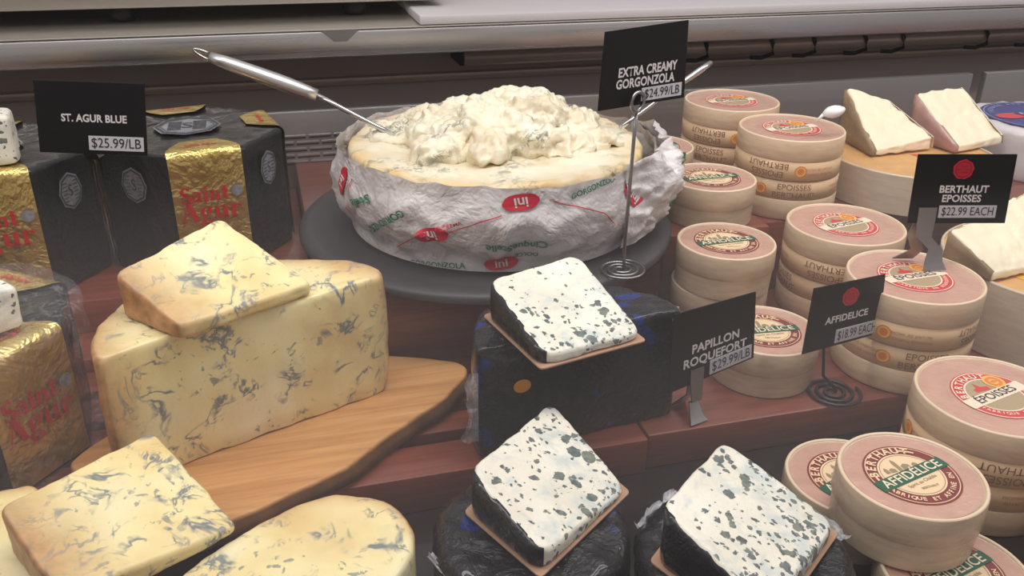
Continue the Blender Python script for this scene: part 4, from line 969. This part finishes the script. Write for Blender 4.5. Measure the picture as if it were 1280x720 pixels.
def lid_label_af(root, z, R_, mat_z=0.0004):
    lab = obj('label', disc(bmesh.new(), R_, z, 64), M['af_red'], root, recalc=False)
    bm = bmesh.new(); disc(bm, R_ * 0.70, z + mat_z, 48); disc(bm, R_ * 0.955, z + mat_z, 64, r0=R_ * 0.935)
    arc_text(bm, 'BERTHAUT', R_ * 0.27, R_ * 0.815, 112, z + 2 * mat_z, False, 0.78, 0.03); arc_text(bm, 'FABRIQUE ET AFFINE EN', R_ * 0.15, R_ * 0.82, -92, z + 2 * mat_z, True, 0.70, 0.03)
    for a0 in (58, 178):
        a = [math.radians(a0 + k * 3) for k in range(-4, 5)]
        for i in range(8):
            q = [(R_ * r_ * math.cos(t_), R_ * r_ * math.sin(t_)) for r_, t_ in ((0.79, a[i]), (0.84, a[i]), (0.84, a[i + 1]), (0.79, a[i + 1]))]; poly(bm, q, z + 2 * mat_z)
    obj('cream_print', bm, M['af_cream'], lab, recalc=False)
    bm = bmesh.new(); Y = R_ * 0.16
    for (x0, w, h_, roof) in [(-0.30, 0.16, 0.10, 0.05), (-0.12, 0.10, 0.30, 0.10), (0.06, 0.2, 0.14, 0.06), (0.3, 0.14, 0.12, 0.05), (-0.45, 0.1, 0.12, 0.08)]:
        poly(bm, [(R_ * (x0 - w / 2), Y), (R_ * (x0 + w / 2), Y), (R_ * (x0 + w / 2), Y + R_ * h_), (R_ * x0, Y + R_ * (h_ + roof)), (R_ * (x0 - w / 2), Y + R_ * h_)], z + 2 * mat_z)
    disc(bm, R_ * 0.66, z + 2 * mat_z, 48, r0=R_ * 0.645)
    letter(bm, 'Spirit au Chablis', R_ * 0.13, lambda x, y: (x * 0.98 - (y - R_ * 0.27) * 0.17, x * 0.17 + (y - R_ * 0.27) * 0.98, z + 2 * mat_z), 0.01); letter(bm, 'BERTHAUT', R_ * 0.09, lambda x, y: (x + R_ * .08, y - R_ * 0.46, z + 2 * mat_z), 0.02)
    obj('village_drawing', bm, M['af_ink'], lab, recalc=False)
    obj('green_band', poly(bmesh.new(), strip_clip(R_ * 1.0, R_ * 0.34, 0.16), z + 2.6 * mat_z), M['af_green'], lab, recalc=False)
    bm = bmesh.new(); letter(bm, 'AFFID\u00c9LICE', R_ * 0.34, lambda x, y: (x * math.cos(0.16) - y * math.sin(0.16), x * math.sin(0.16) + y * math.cos(0.16), z + 3.6 * mat_z), 0.012); obj('lettering', bm, M['cream'], lab, recalc=False)
    return lab
def make_box(kind):
    ep = kind == 'ep'; R_ = 0.063 if ep else 0.0515; h = 0.0485 if ep else 0.047; zl = h * 0.50
    root = thing('cheese_box', '', 'cheese box')
    bm = bmesh.new(); lathe(bm, [(0, 0), (R_ - 0.0030, 0), (R_ - 0.0022, 0.0006), (R_ - 0.0012, zl - 0.0004), (R_ - 0.003, zl), (0, zl)], 72); obj('base', bm, M['ep_wood' if ep else 'af_wood'], root, smooth=40)
    bm = bmesh.new(); lathe(bm, [(R_ - 0.0022, zl), (R_ - 0.0008, zl - 0.0006), (R_, zl + 0.0006), (R_ - 0.0004, h - 0.002), (R_ - 0.0012, h - 0.0004), (R_ - 0.0026, h), (R_ - 0.0036, h - 0.0010), (R_ - 0.0046, h - 0.0016), (0, h - 0.0016), (0, h - 0.003), (R_ - 0.006, h - 0.003), (R_ - 0.006, zl + 0.0005)], 72, True)
    lid = obj('lid', bm, M['ep_wood' if ep else 'af_wood'], root, smooth=40)
    bm = bmesh.new(); disc(bm, R_ - 0.0046, h - 0.0014, 64); obj('lid_paper', bm, M['lid_top'], lid, recalc=False)
    bm = bmesh.new(); lathe(bm, [(R_ - 0.0034, h - 0.0006), (R_ - 0.0026, h + 0.0003), (R_ - 0.0014, h + 0.0001), (R_ - 0.0008, h - 0.0008)], 72); obj('rim', bm, M['lid_rim'], lid)
    if ep: lid_label_ep(lid, h - 0.0011, 0.0345, 0.00018)
    else: lid_label_af(lid, h - 0.0011, 0.0335, 0.00018)
    if ep:
        Rb = R_ - 0.0006
        bm = bmesh.new(); lathe(bm, [(Rb - 0.001, 0.0006), (Rb, 0.001), (Rb, zl - 0.0012), (Rb - 0.001, zl - 0.0008)], 72); bd = obj('paper_band', bm, M['band'], root)
        def side(a0, up_):
            def f(x, y):
                sgn = 1 if up_ else -1
                a = a0 + sgn * x / Rb; r_ = Rb + 0.0006; return (r_ * math.cos(a), r_ * math.sin(a), zl * 0.52 + sgn * y)
            return f
        for k in range(3):
            bi = bmesh.new(); b2 = bmesh.new(); bo_ = bmesh.new(); by = bmesh.new()
            a0 = -2.43 + 2 * PI * k / 3; f = side(a0, False)
            letter(bi, 'EPOISSES', 0.0100, lambda x, y: f(x, y + 0.0048), 0.0); letter(bi, 'BERTHAUT', 0.0100, lambda x, y: f(x, y - 0.0052), 0.0)
            f3 = side(a0 - 0.98 * 1.12, False)
            letter(b2, 'FROMAGE FABRIQUE', 0.0042, lambda x, y: f3(x, y + 0.0036), 0.0); letter(b2, 'AU LAIT DE VACHE', 0.0042, lambda x, y: f3(x, y - 0.0022), 0.0)
            f4 = side(a0 + 0.62, False)
            disc(bo_, 0.0068, 0, 20); n0 = len(bo_.verts) - 20; bo_.verts.ensure_lookup_table()
            for v in bo_.verts[n0:]:
                p = Vector(f4(v.co.x, v.co.y)); v.co = p
            disc(by, 0.0058, 0, 20, r0=0.0038); n0 = len(by.verts) - 40; by.verts.ensure_lookup_table()
            for v in by.verts[n0:]:
                p = Vector(f4(v.co.x, v.co.y)); v.co = Vector((p.x * 1.003, p.y * 1.003, p.z))
            obj('lettering', bi, M['band_ink'], bd, recalc=False); obj('small_print', b2, M['band_ink2'], bd, recalc=False); obj('seal', bo_, M['seal_orange'], bd, recalc=False); obj('seal_ring', by, M['seal_yellow'], bd, recalc=False)
    return root
ep0, af0 = make_box('ep'), make_box('af'); used = {'ep': False, 'af': False}
EH, AH = 0.0489, 0.0474
def place(kind, x, y, z, rot, label, group, flip=False, tilt=(0, 0)):
    src = ep0 if kind == 'ep' else af0
    if not used[kind]: used[kind] = True; o_ = src
    else: o_ = copy_tree(src)
    h = EH if kind == 'ep' else AH
    o_.rotation_euler = (PI + tilt[0] if flip else tilt[0], tilt[1], rot); o_.location = (x, y, z + h if flip else z)
    o_['label'] = label; o_['group'] = group
    return o_
GE, GA = 'red-labelled round cheese boxes', 'green-labelled round cheese boxes'
ZT, ZF = 0.0665, -0.0355
def ep_stack(key, zb, rots, labels, lid_turn=0.0):
    x, y = L[key][:2]
    place('ep', x + 0.001, y + 0.001, zb, rots[0], labels[0], GE, True); o_ = place('ep', x, y, zb + EH, rots[1], labels[1], GE)
    for ch in o_.children:
        if ch.name.startswith('lid'): ch.rotation_euler = (0, 0, lid_turn)
R_ = math.radians
ep_stack('ep916', ZT, (R_(200), R_(-6)), ('lower box of the red-labelled stack right of the gorgonzola sign, at the back', 'upper red-labelled box of the stack at the back right of the gorgonzola sign'))
ep_stack('ep990', ZT, (R_(-11), R_(-4)), ('lower box of the red-labelled stack left of the brie wedges', 'upper red-labelled box left of the brie wedges, a white tip beside it'))
ep_stack('ep1057', 0.0005, (R_(30), R_(2)), ('lower box of the red-labelled stack behind the sign with the spiral dark wire foot', 'upper red-labelled box of the stack behind the sign with the spiral dark wire foot'))
ep_stack('ep1143', 0.0005, (R_(-7), R_(-43)), ('lower box of the red-labelled stack that carries the epoisses sign', 'upper red-labelled box with the epoisses sign standing on its lid'), R_(38))
ep_stack('ep1247', ZF, (R_(60), R_(25)), ('lower box of the red-labelled stack at the right edge in front of the shelf', 'upper red-labelled box at the right edge with its name clearly readable'), R_(-20))
ep_stack('ep1345', ZF, (R_(40), R_(0)), ('lower box of the stack at the very bottom right edge', 'upper box of the stack cut off by the bottom right edge'))
x, y = L['aff955'][:2]; place('af', x, y, 0.0005, R_(-14), 'single green-labelled box on the shelf between the two front signs', GA)
x, y = L['aff909'][:2]
place('af', x, y + 0.004, 0.0005, R_(40), 'lower green-labelled box directly behind the roquefort sign', GA); place('af', x, y, 0.0005 + AH, R_(-8), 'upper green-labelled box of the stack behind the roquefort sign', GA)
x, y = L['aff888'][:2]; place('af', x, y, 0.0805, R_(-8), 'green-labelled box beside the printed paper corner of the gorgonzola', GA)
x, y = L['aff822'][:2]; place('af', x + 0.004, y, 0.0805, R_(-4), 'small box at the back beside the gorgonzola wheel, half hidden by the pole', GA)
x, y = L['aff1064'][:2]; place('af', x, y, ZF, R_(10), 'half-hidden green-labelled box lying behind the front pair', GA)
x, y = L['aff1190'][:2]; place('af', x, y, ZF, R_(4), 'green-labelled box at the bottom edge under another box', GA)
x, y = L['aff1140'][:2]; place('af', x, y, ZF + AH + 0.0005, R_(4), 'large green-labelled box in front with its name clearly readable', GA)

# ------------------------------------------------------------------ soft white cheeses in big wooden boxes
M['disc_side'] = box_wood('pale_box', S(198, 182, 160), S(216, 202, 184), 0.2)
M['disc_top'] = plain('brown_disc_paper', S(214, 164, 104), 0.5, var=0.12)
M['brie'] = plain('brie_paste', S(246, 234, 204), 0.42, var=0.04, vscale=30, bmp=0.4, bscale=150); M['brie_rind'] = plain('brie_rind', S(150, 126, 96), 0.6, var=0.22, vscale=40, bmp=0.4)
M['pink_film'] = plain('pink_film', S(178, 136, 128), 0.3, coat=0.6, var=0.2, bmp=0.6, bscale=80); M['white_rind'] = plain('white_bloom', S(226, 216, 200), 0.6, var=0.1, vscale=60, bmp=0.4)
def big_disc(label, c, R_, h, zb, m_side, m_top, rim=True):
    root = thing('round_brie_box', label, 'cheese box', (c[0], c[1], zb))
    bm = bmesh.new(); lathe(bm, [(0, 0), (R_ - 0.001, 0), (R_, 0.001), (R_, h - 0.001), (R_ - 0.001, h), (R_ - 0.003, h), (R_ - 0.003, h - 0.003), (0, h - 0.003)], 96); obj('box_side', bm, m_side, root, smooth=40)
    bm = bmesh.new(); disc(bm, R_ - 0.0032, h - 0.0026, 80); obj('top_paper', bm, m_top, root, recalc=False)
    return root
D1 = L['disc1']; d1 = big_disc('wide pale wooden box carrying the two brie wedges at the back right', (D1[0], D1[1]), 0.107, 0.050, ZT, M['disc_side'], M['disc_top'])
D2 = L['disc2']; d2 = big_disc('wide pale wooden box carrying the brie at the right edge', (D2[0], D2[1]), 0.118, 0.078, 0.0005, M['disc_side'], M['disc_top'])
def sector_label(parent, z, R_, a0, m_):
    bm = bmesh.new(); poly(bm, [(0, 0)] + [(R_ * math.cos(math.radians(a0 + k * 5)), R_ * math.sin(math.radians(a0 + k * 5))) for k in range(13)], z); obj('label', bm, m_, parent, recalc=False)
sector_label(d1, 0.0478, 0.07, -80, M['ep_red']); sector_label(d2, 0.0758, 0.08, 150, plain('yellow_label', S(232, 176, 40), 0.5))
def brie(label, pts, zb, seed, pink):
    root, o, lp, zt = cheese('brie_wedge', label, pts, zb, M['brie'], 0.004, 0.003, None, 0.0024, seed, 'brie wedges')
    bm = bmesh.new(); a, b_ = Vector(lp[3][:2]), Vector(lp[0][:2]); nr = Vector((-(b_ - a).y, (b_ - a).x)).normalized()
    if nr.dot(-(a + b_) / 2) > 0: nr = -nr
    rows = []
    for t_ in (0.01, 0.3, 0.65, 0.97):
        rows.append([bm.verts.new((*(a.lerp(b_, k / 12) + nr * (0.0024 + 0.001 * nz(k, t_, seed, 0.7))), zt(*(a.lerp(b_, k / 12))) * t_)) for k in range(13)])
    rows.append([bm.verts.new((*(a.lerp(b_, k / 12) - nr * 0.004), zt(*(a.lerp(b_, k / 12))) * 0.97)) for k in range(13)]); rows.append([bm.verts.new((*(a.lerp(b_, k / 12) - nr * 0.004), zt(*(a.lerp(b_, k / 12))) * 0.01)) for k in range(13)])
    for i in range(6):
        for k in range(12): bm.faces.new((rows[i][k], rows[i][k + 1], rows[(i + 1) % 6][k + 1], rows[(i + 1) % 6][k]))
    bm.faces.new([r__[0] for r__ in rows]); bm.faces.new([r__[-1] for r__ in rows][::-1])
    obj('rind', bm, M['pink_film'] if pink else M['brie_rind'], root)
    c1, c2 = Vector(lp[1][:2]), Vector(lp[2][:2]); nr2 = Vector(((c2 - c1).y, -(c2 - c1).x)).normalized()
    if nr2.dot(-(c1 + c2) / 2) > 0: nr2 = -nr2
    bm = bmesh.new(); rows = []
    for (t_, o_) in ((0.02, 0.006), (0.3, 0.004), (0.8, 0.002), (0.99, 0.0005), (1.0, -0.003)):
        rows.append([bm.verts.new((*(c1.lerp(c2, k / 20) + nr2 * (o_ + 0.0018 * nz(k, t_ * 3, seed, 0.9))), zt(*(c1.lerp(c2, k / 20))) * t_ + 0.0006)) for k in range(21)])
    for i in range(4):
        for k in range(20): bm.faces.new((rows[i][k], rows[i][k + 1], rows[i + 1][k + 1], rows[i + 1][k]))
    obj('crumbled_edge', bm, M['white_rind'], root)
    return root
brie('creamy brie wedge on the pale box, next to the white tip', L['brie1'], ZT + 0.0505, 51, False)
brie('creamy brie wedge on the pale box, next to the blue lid', L['brie2'], ZT + 0.0505, 54, True)
brie('creamy brie wedge at the right edge behind the epoisses sign', L['brie3'], 0.079, 57, False)
M['wrap_white'] = plain('white_wrap', S(216, 210, 212), 0.4, coat=0.3, bmp=0.5, bscale=60); M['blue_label'] = plain('blue_label', S(54, 62, 128), 0.4, coat=0.3); M['blue_mid'] = plain('pale_blue_print', S(150, 156, 196), 0.5)
B = L['blue']; blu = thing('wrapped_soft_cheese', 'white wrapped round cheese with a blue oval label at the right edge', 'cheese', (B[0], B[1], ZT))
ol = [Vector((0.096 * math.cos(2 * PI * k / 80), 0.096 * math.sin(2 * PI * k / 80))) for k in range(80)]
obj('wrapper', loft(ol, 0.0, lambda x, y: 0.068, 0.008, 8, 8, 0.002, 50, 8.0), M['wrap_white'], blu)
lab = obj('label', disc(bmesh.new(), 0.078, 0.0705, 64), M['blue_label'], blu, recalc=False)
bm = bmesh.new(); disc(bm, 0.074, 0.0709, 64, r0=0.0725); arc_text(bm, 'FROMAGE AFFINE', 0.010, 0.064, 100, 0.0712, False, 0.85, 0.02); letter(bm, 'W', 0.026, lambda x, y: (x - 0.018, y + 0.012, 0.0712), 0.02); letter(bm, 'onder', 0.017, lambda x, y: (x + 0.020, y + 0.010, 0.0712), 0.02); arc_text(bm, 'FRANCE', 0.009, 0.062, -90, 0.0712, True, 0.85, 0.02); obj('print', bm, M['blue_mid'], lab, recalc=False)
bm = bmesh.new(); disc(bm, 0.022, 0.0712, 24, c=(-0.044, 0.010), sxy=(1, 0.62)); obj('red_patch', bm, M['ep_red'], lab, recalc=False)
bm = bmesh.new(); poly(bm, [(-0.020, -0.012), (0.04, -0.012), (0.05, -0.004), (-0.015, -0.005)], 0.0714); obj('gold_ribbon', bm, M['seal_yellow'], lab, recalc=False)
# white tip beside the back stack
wt = Vector(L['white_tip']); we = Vector(L['white_tip_end'])
t = thing('small_white_piece', 'small white rounded piece lying over the back red-labelled box', 'spoon', tuple(wt))
bm = bmesh.new(); d = we - wt; tube(bm, [tuple(d * (k / 6 * 1.0 - 0.05)) for k in range(7)], [0.0025, 0.006, 0.0082, 0.0085, 0.0080, 0.0058, 0.0022], 14)
for v in bm.verts: v.co.z *= 0.8
M['plain_white'] = plain('plain_white', S(250, 250, 252), 0.3)
obj('rounded_body', bm, M['plain_white'], t)
bm = bmesh.new(); tube(bm, [tuple(d * -0.03), tuple(d * -0.14 + Vector((0, 0, -0.002))), tuple(d * -0.28 + Vector((0, 0, -0.0048)))], [0.0022, 0.0018, 0.0018], 10); obj('handle', bm, M['plain_white'], t)

# ------------------------------------------------------------------ price signs
def bil(cs, u, v):
    tl, tr, br, bl = (Vector(c) for c in cs); return (tl * (1 - u) + tr * u) * (1 - v) + (bl * (1 - u) + br * u) * v
def sign(label, key, base, lines, price, pbox, seal=None, holder='wire', hold=None):
    cs = [Vector(c) for c in L[key]]; o_ = Vector(base); root = thing('price_sign', label, 'sign', tuple(o_), 0, 'black price signs')
    w = (cs[1] - cs[0]).length; h = (cs[3] - cs[0]).length
    n_ = (cs[1] - cs[0]).cross(cs[3] - cs[0]).normalized()
    if n_.y > 0: n_ = -n_
    bm = bmesh.new(); fr = [bm.verts.new(c - o_) for c in cs]; bk = [bm.verts.new(c - o_ - n_ * 0.0012) for c in cs]
    bm.faces.new(fr); bm.faces.new(bk[::-1])
    for i in range(4): bm.faces.new((fr[i], bk[i], bk[(i + 1) % 4], fr[(i + 1) % 4]))
    card = obj('card', bm, M['card'], root, smooth=False)
    def f(u0, v0, lift):
        return lambda x, y: tuple(bil(cs, u0 + x / w, v0 - y / h) - o_ + n_ * lift)
    bm = bmesh.new()
    for (s, u0, v0, size) in lines: letter(bm, s, size * h, f(u0, v0, 0.0004), 0.03, 'CENTER', 1.02, 0.92)
    obj('lettering', bm, M['ink_white'], card, recalc=False)
    u0, u1, v0, v1 = pbox
    bm = bmesh.new(); q = [(u0, v0), (u1, v0), (u1, v1), (u0, v1)]; a = [bm.verts.new(bil(cs, *p) - o_ + n_ * 0.0006) for p in q]; b_ = [bm.verts.new(bil(cs, *p) - o_ + n_ * 0.0001) for p in q]
    bm.faces.new(a)
    for i in range(4): bm.faces.new((a[i], b_[i], b_[(i + 1) % 4], a[(i + 1) % 4]))
    stk = obj('price_sticker', bm, M['sticker'], card, smooth=False)
    bm = bmesh.new(); vs_, _f = glyphs(price, 0.0, 'CENTER', 1.0); ww = max(v[0] for v in vs_) - min(v[0] for v in vs_)
    size = (v1 - v0) * h * 0.98; letter(bm, price, size, f((u0 + u1) / 2, (v0 + v1) / 2 , 0.0009), 0.0, 'CENTER', 1.0, min(1.0, (u1 - u0) * w * 0.9 / (ww * size))); obj('price', bm, M['ink_black'], stk, recalc=False)
    if seal:
        u0, v0, r_ = seal; bm = bmesh.new()
        pts = [((r_ * h) * (1 + 0.025 * math.sin(5 * t_) + 0.03 * math.sin(9 * t_ + 1)) * math.cos(t_), (r_ * h) * (1 + 0.025 * math.sin(5 * t_) + 0.03 * math.sin(9 * t_ + 1)) * math.sin(t_)) for t_ in [2 * PI * k / 40 for k in range(40)]]
        g = f(u0, v0, 0.0005); bm.faces.new([bm.verts.new(g(*p)) for p in pts]); sl = obj('wax_seal', bm, M['seal_red'], card, recalc=False)
        bm = bmesh.new(); g = f(u0, v0, 0.0008); n = 32
        o1 = [bm.verts.new(g(r_ * h * .80 * math.cos(2 * PI * k / n), r_ * h * .80 * math.sin(2 * PI * k / n))) for k in range(n)]; i1 = [bm.verts.new(g(r_ * h * .73 * math.cos(2 * PI * k / n), r_ * h * .73 * math.sin(2 * PI * k / n))) for k in range(n)]
        for k in range(n): bm.faces.new((o1[k], o1[(k + 1) % n], i1[(k + 1) % n], i1[k]))
        for (s, dy, z_) in (('OUR', 0.30, 0.34), ('FAVOURITE', -0.02, 0.26), ('CHEESE', -0.32, 0.28)): letter(bm, s, r_ * h * z_, lambda x, y: g(x, y + dy * r_ * h), 0.0)
        obj('seal_print', bm, M['seal_dark'], sl, recalc=False)
    def add_bent(pts, ws, th, name, m_):
        """bent metal strip through the points, widths ws along the card's width direction"""
        ux_ = (cs[1] - cs[0]).normalized(); bm = bmesh.new(); rows = []
        for i, (p, wd) in enumerate(zip(pts, ws)):
            p = Vector(p) - o_; tg = (Vector(pts[min(i + 1, len(pts) - 1)]) - Vector(pts[max(i - 1, 0)])).normalized(); nn = ux_.cross(tg).normalized() * th
            rows.append([bm.verts.new(p - ux_ * wd / 2 + nn), bm.verts.new(p + ux_ * wd / 2 + nn), bm.verts.new(p + ux_ * wd / 2 - nn), bm.verts.new(p - ux_ * wd / 2 - nn)])
        for i in range(len(rows) - 1):
            for k in range(4): bm.faces.new((rows[i][k], rows[i][(k + 1) % 4], rows[i + 1][(k + 1) % 4], rows[i + 1][k]))
        bm.faces.new(rows[0]); bm.faces.new(rows[-1][::-1]); return obj(name, bm, m_, root, smooth=30)
    return root, cs, n_, o_, add_bent
def coil(bm, r0, r1, turns, rad, z=0.0, n=90):
    tube(bm, [((r0 + (r1 - r0) * k / n) * math.cos(2 * PI * turns * k / n), (r0 + (r1 - r0) * k / n) * math.sin(2 * PI * turns * k / n), z + rad) for k in range(n + 1)], rad, 8)
# gorgonzola sign: spiral foot, tall pole, ring clip
gc = L['gorg_coil']
root, cs, n_, o_, ab = sign('black sign for extra creamy gorgonzola on a tall wire with spiral foot', 'sign_gorg', gc, [('EXTRA CREAMY', 0.53, 0.55, 0.165), ('GORGONZOLA', 0.51, 0.70, 0.165)], '$24.99/LB', (0.47, 0.955, 0.785, 0.955))
bm = bmesh.new(); coil(bm, 0.003, 0.024, 3.2, 0.0012); obj('spiral_foot', bm, M['wire'], root)
rg = Vector(L['gorg_ring']) + n_ * 0.003 - o_
bm = bmesh.new(); tube(bm, [(0.003, 0, 0.001), (0.002, 0, 0.02)] + [tuple(Vector((0.002, 0, 0.02)).lerp(rg - Vector((0, 0, 0.0095)), k / 4)) for k in range(1, 5)], 0.0017, 10); obj('pole', bm, M['wire'], root)
bm = bmesh.new(); uxr = (cs[1] - cs[0]).normalized(); tube(bm, [tuple(rg + uxr * 0.0085 * math.sin(2 * PI * k / 28) + Vector((0, 0, 0.0085)) * -math.cos(2 * PI * k / 28) + n_ * 0.002 * (k / 28)) for k in range(30)], 0.0017, 10); obj('ring_clip', bm, M['wire'], root)
# roquefort sign on a bent strip holder
pf = L['pap_foot']
root, cs, n_, o_, ab = sign('black roquefort price sign on a bent steel foot at the shelf edge', 'sign_pap', (pf[0], pf[1] + 0.008, 0.0005), [('PAPILLON', 0.52, 0.53, 0.165), ('ROQUEFORT', 0.52, 0.70, 0.165)], '$29.99/LB', (0.46, 0.965, 0.77, 0.97))
cl = bil(cs, 0.30, 0.96) + n_ * 0.0016; x, y = pf[0], pf[1] + 0.008
ab([bil(cs, 0.30, 0.80) + n_ * 0.0014, cl, (cl.x, cl.y - 0.004, 0.026), (x + 0.001, y + 0.004, 0.018), (x + 0.002, y - 0.004, 0.0055), (x + 0.003, y - 0.008, 0.0014)], [0.015, 0.015, 0.011, 0.010, 0.015, 0.020], 0.0006, 'front_strip', M['steel_dark'])
ab([bil(cs, 0.33, 0.80) - n_ * 0.003, (cl.x, cl.y + 0.008, 0.026), (x - 0.001, y + 0.014, 0.016), (x - 0.002, y + 0.026, 0.0014)], [0.014, 0.010, 0.010, 0.02], 0.0006, 'rear_strip', M['steel_dark'])
# affidelice sign on a dark spiral wire
ac = L['aff_coil']
root, cs, n_, o_, ab = sign('black price sign with red wax seal on a dark spiral wire foot', 'sign_aff', (ac[0], ac[1], 0.0006), [('AFFIDELICE', 0.52, 0.56, 0.15)], '$18.99 EACH', (0.40, 0.97, 0.74, 0.955), (0.53, 0.24, 0.14))
bm = bmesh.new(); coil(bm, 0.004, 0.026, 3.0, 0.0017); obj('spiral_foot', bm, M['wire_dark'], root)
b0 = bil(cs, 0.30, 0.97) - n_ * 0.003 - o_
bm = bmesh.new(); tube(bm, [(0.004, 0, 0.0017), (0.001, 0, 0.006), (b0.x * 0.7, b0.y * 0.7, 0.02), tuple(b0), tuple(b0 + Vector((0, 0, 0.022)))], 0.0015, 10); obj('pole', bm, M['wire_dark'], root)
# epoisses sign standing on a box lid
bf = L['ber_foot']
root, cs, n_, o_, ab = sign('black epoisses price sign with red wax seal standing on a box lid', 'sign_ber', (bf[0], bf[1], 0.0985), [('BERTHAUT', 0.52, 0.50, 0.145), ('EPOISSES', 0.51, 0.635, 0.145)], '$22.99 EACH', (0.30, 0.885, 0.735, 0.915), (0.48, 0.21, 0.14))
a1 = bil(cs, 0.18, 0.76) + n_ * 0.0014; a2 = bil(cs, 0.18, 0.98) + n_ * 0.0016
ab([a1, a2, (a2.x, a2.y - 0.002, 0.130), (bf[0] + 0.001, bf[1] + 0.001, 0.118), (bf[0], bf[1] - 0.002, 0.106), (bf[0], bf[1] - 0.006, 0.0990)], [0.017, 0.017, 0.014, 0.013, 0.017, 0.022], 0.0006, 'front_strip', M['steel_dark'])
ab([bil(cs, 0.18, 0.95) - n_ * 0.003, (a2.x - 0.002, a2.y + 0.010, 0.128), (bf[0] - 0.006, bf[1] + 0.016, 0.112), (bf[0] - 0.012, bf[1] + 0.026, 0.0990)], [0.015, 0.012, 0.012, 0.02], 0.0006, 'rear_strip', M['steel_dark'])
# saint agur sign
ag = L['agur_sign_base']
root, cs, n_, o_, ab = sign('black price sign with one line of text standing on the leftmost foil cheese', 'sign_agur', (ag[0], ag[1], 0.1825), [('ST. AGUR BLUE', 0.53, 0.50, 0.145)], '$25.99/LB', (0.47, 0.975, 0.74, 0.94))
c0 = bil(cs, 0.45, 0.98) - n_ * 0.002
ab([c0 + Vector((0, 0, 0.01)), c0, (c0.x, c0.y + 0.010, 0.1850), (c0.x, c0.y + 0.03, 0.1830)], [0.012, 0.012, 0.014, 0.02], 0.0008, 'stand', M['wire_dark'])
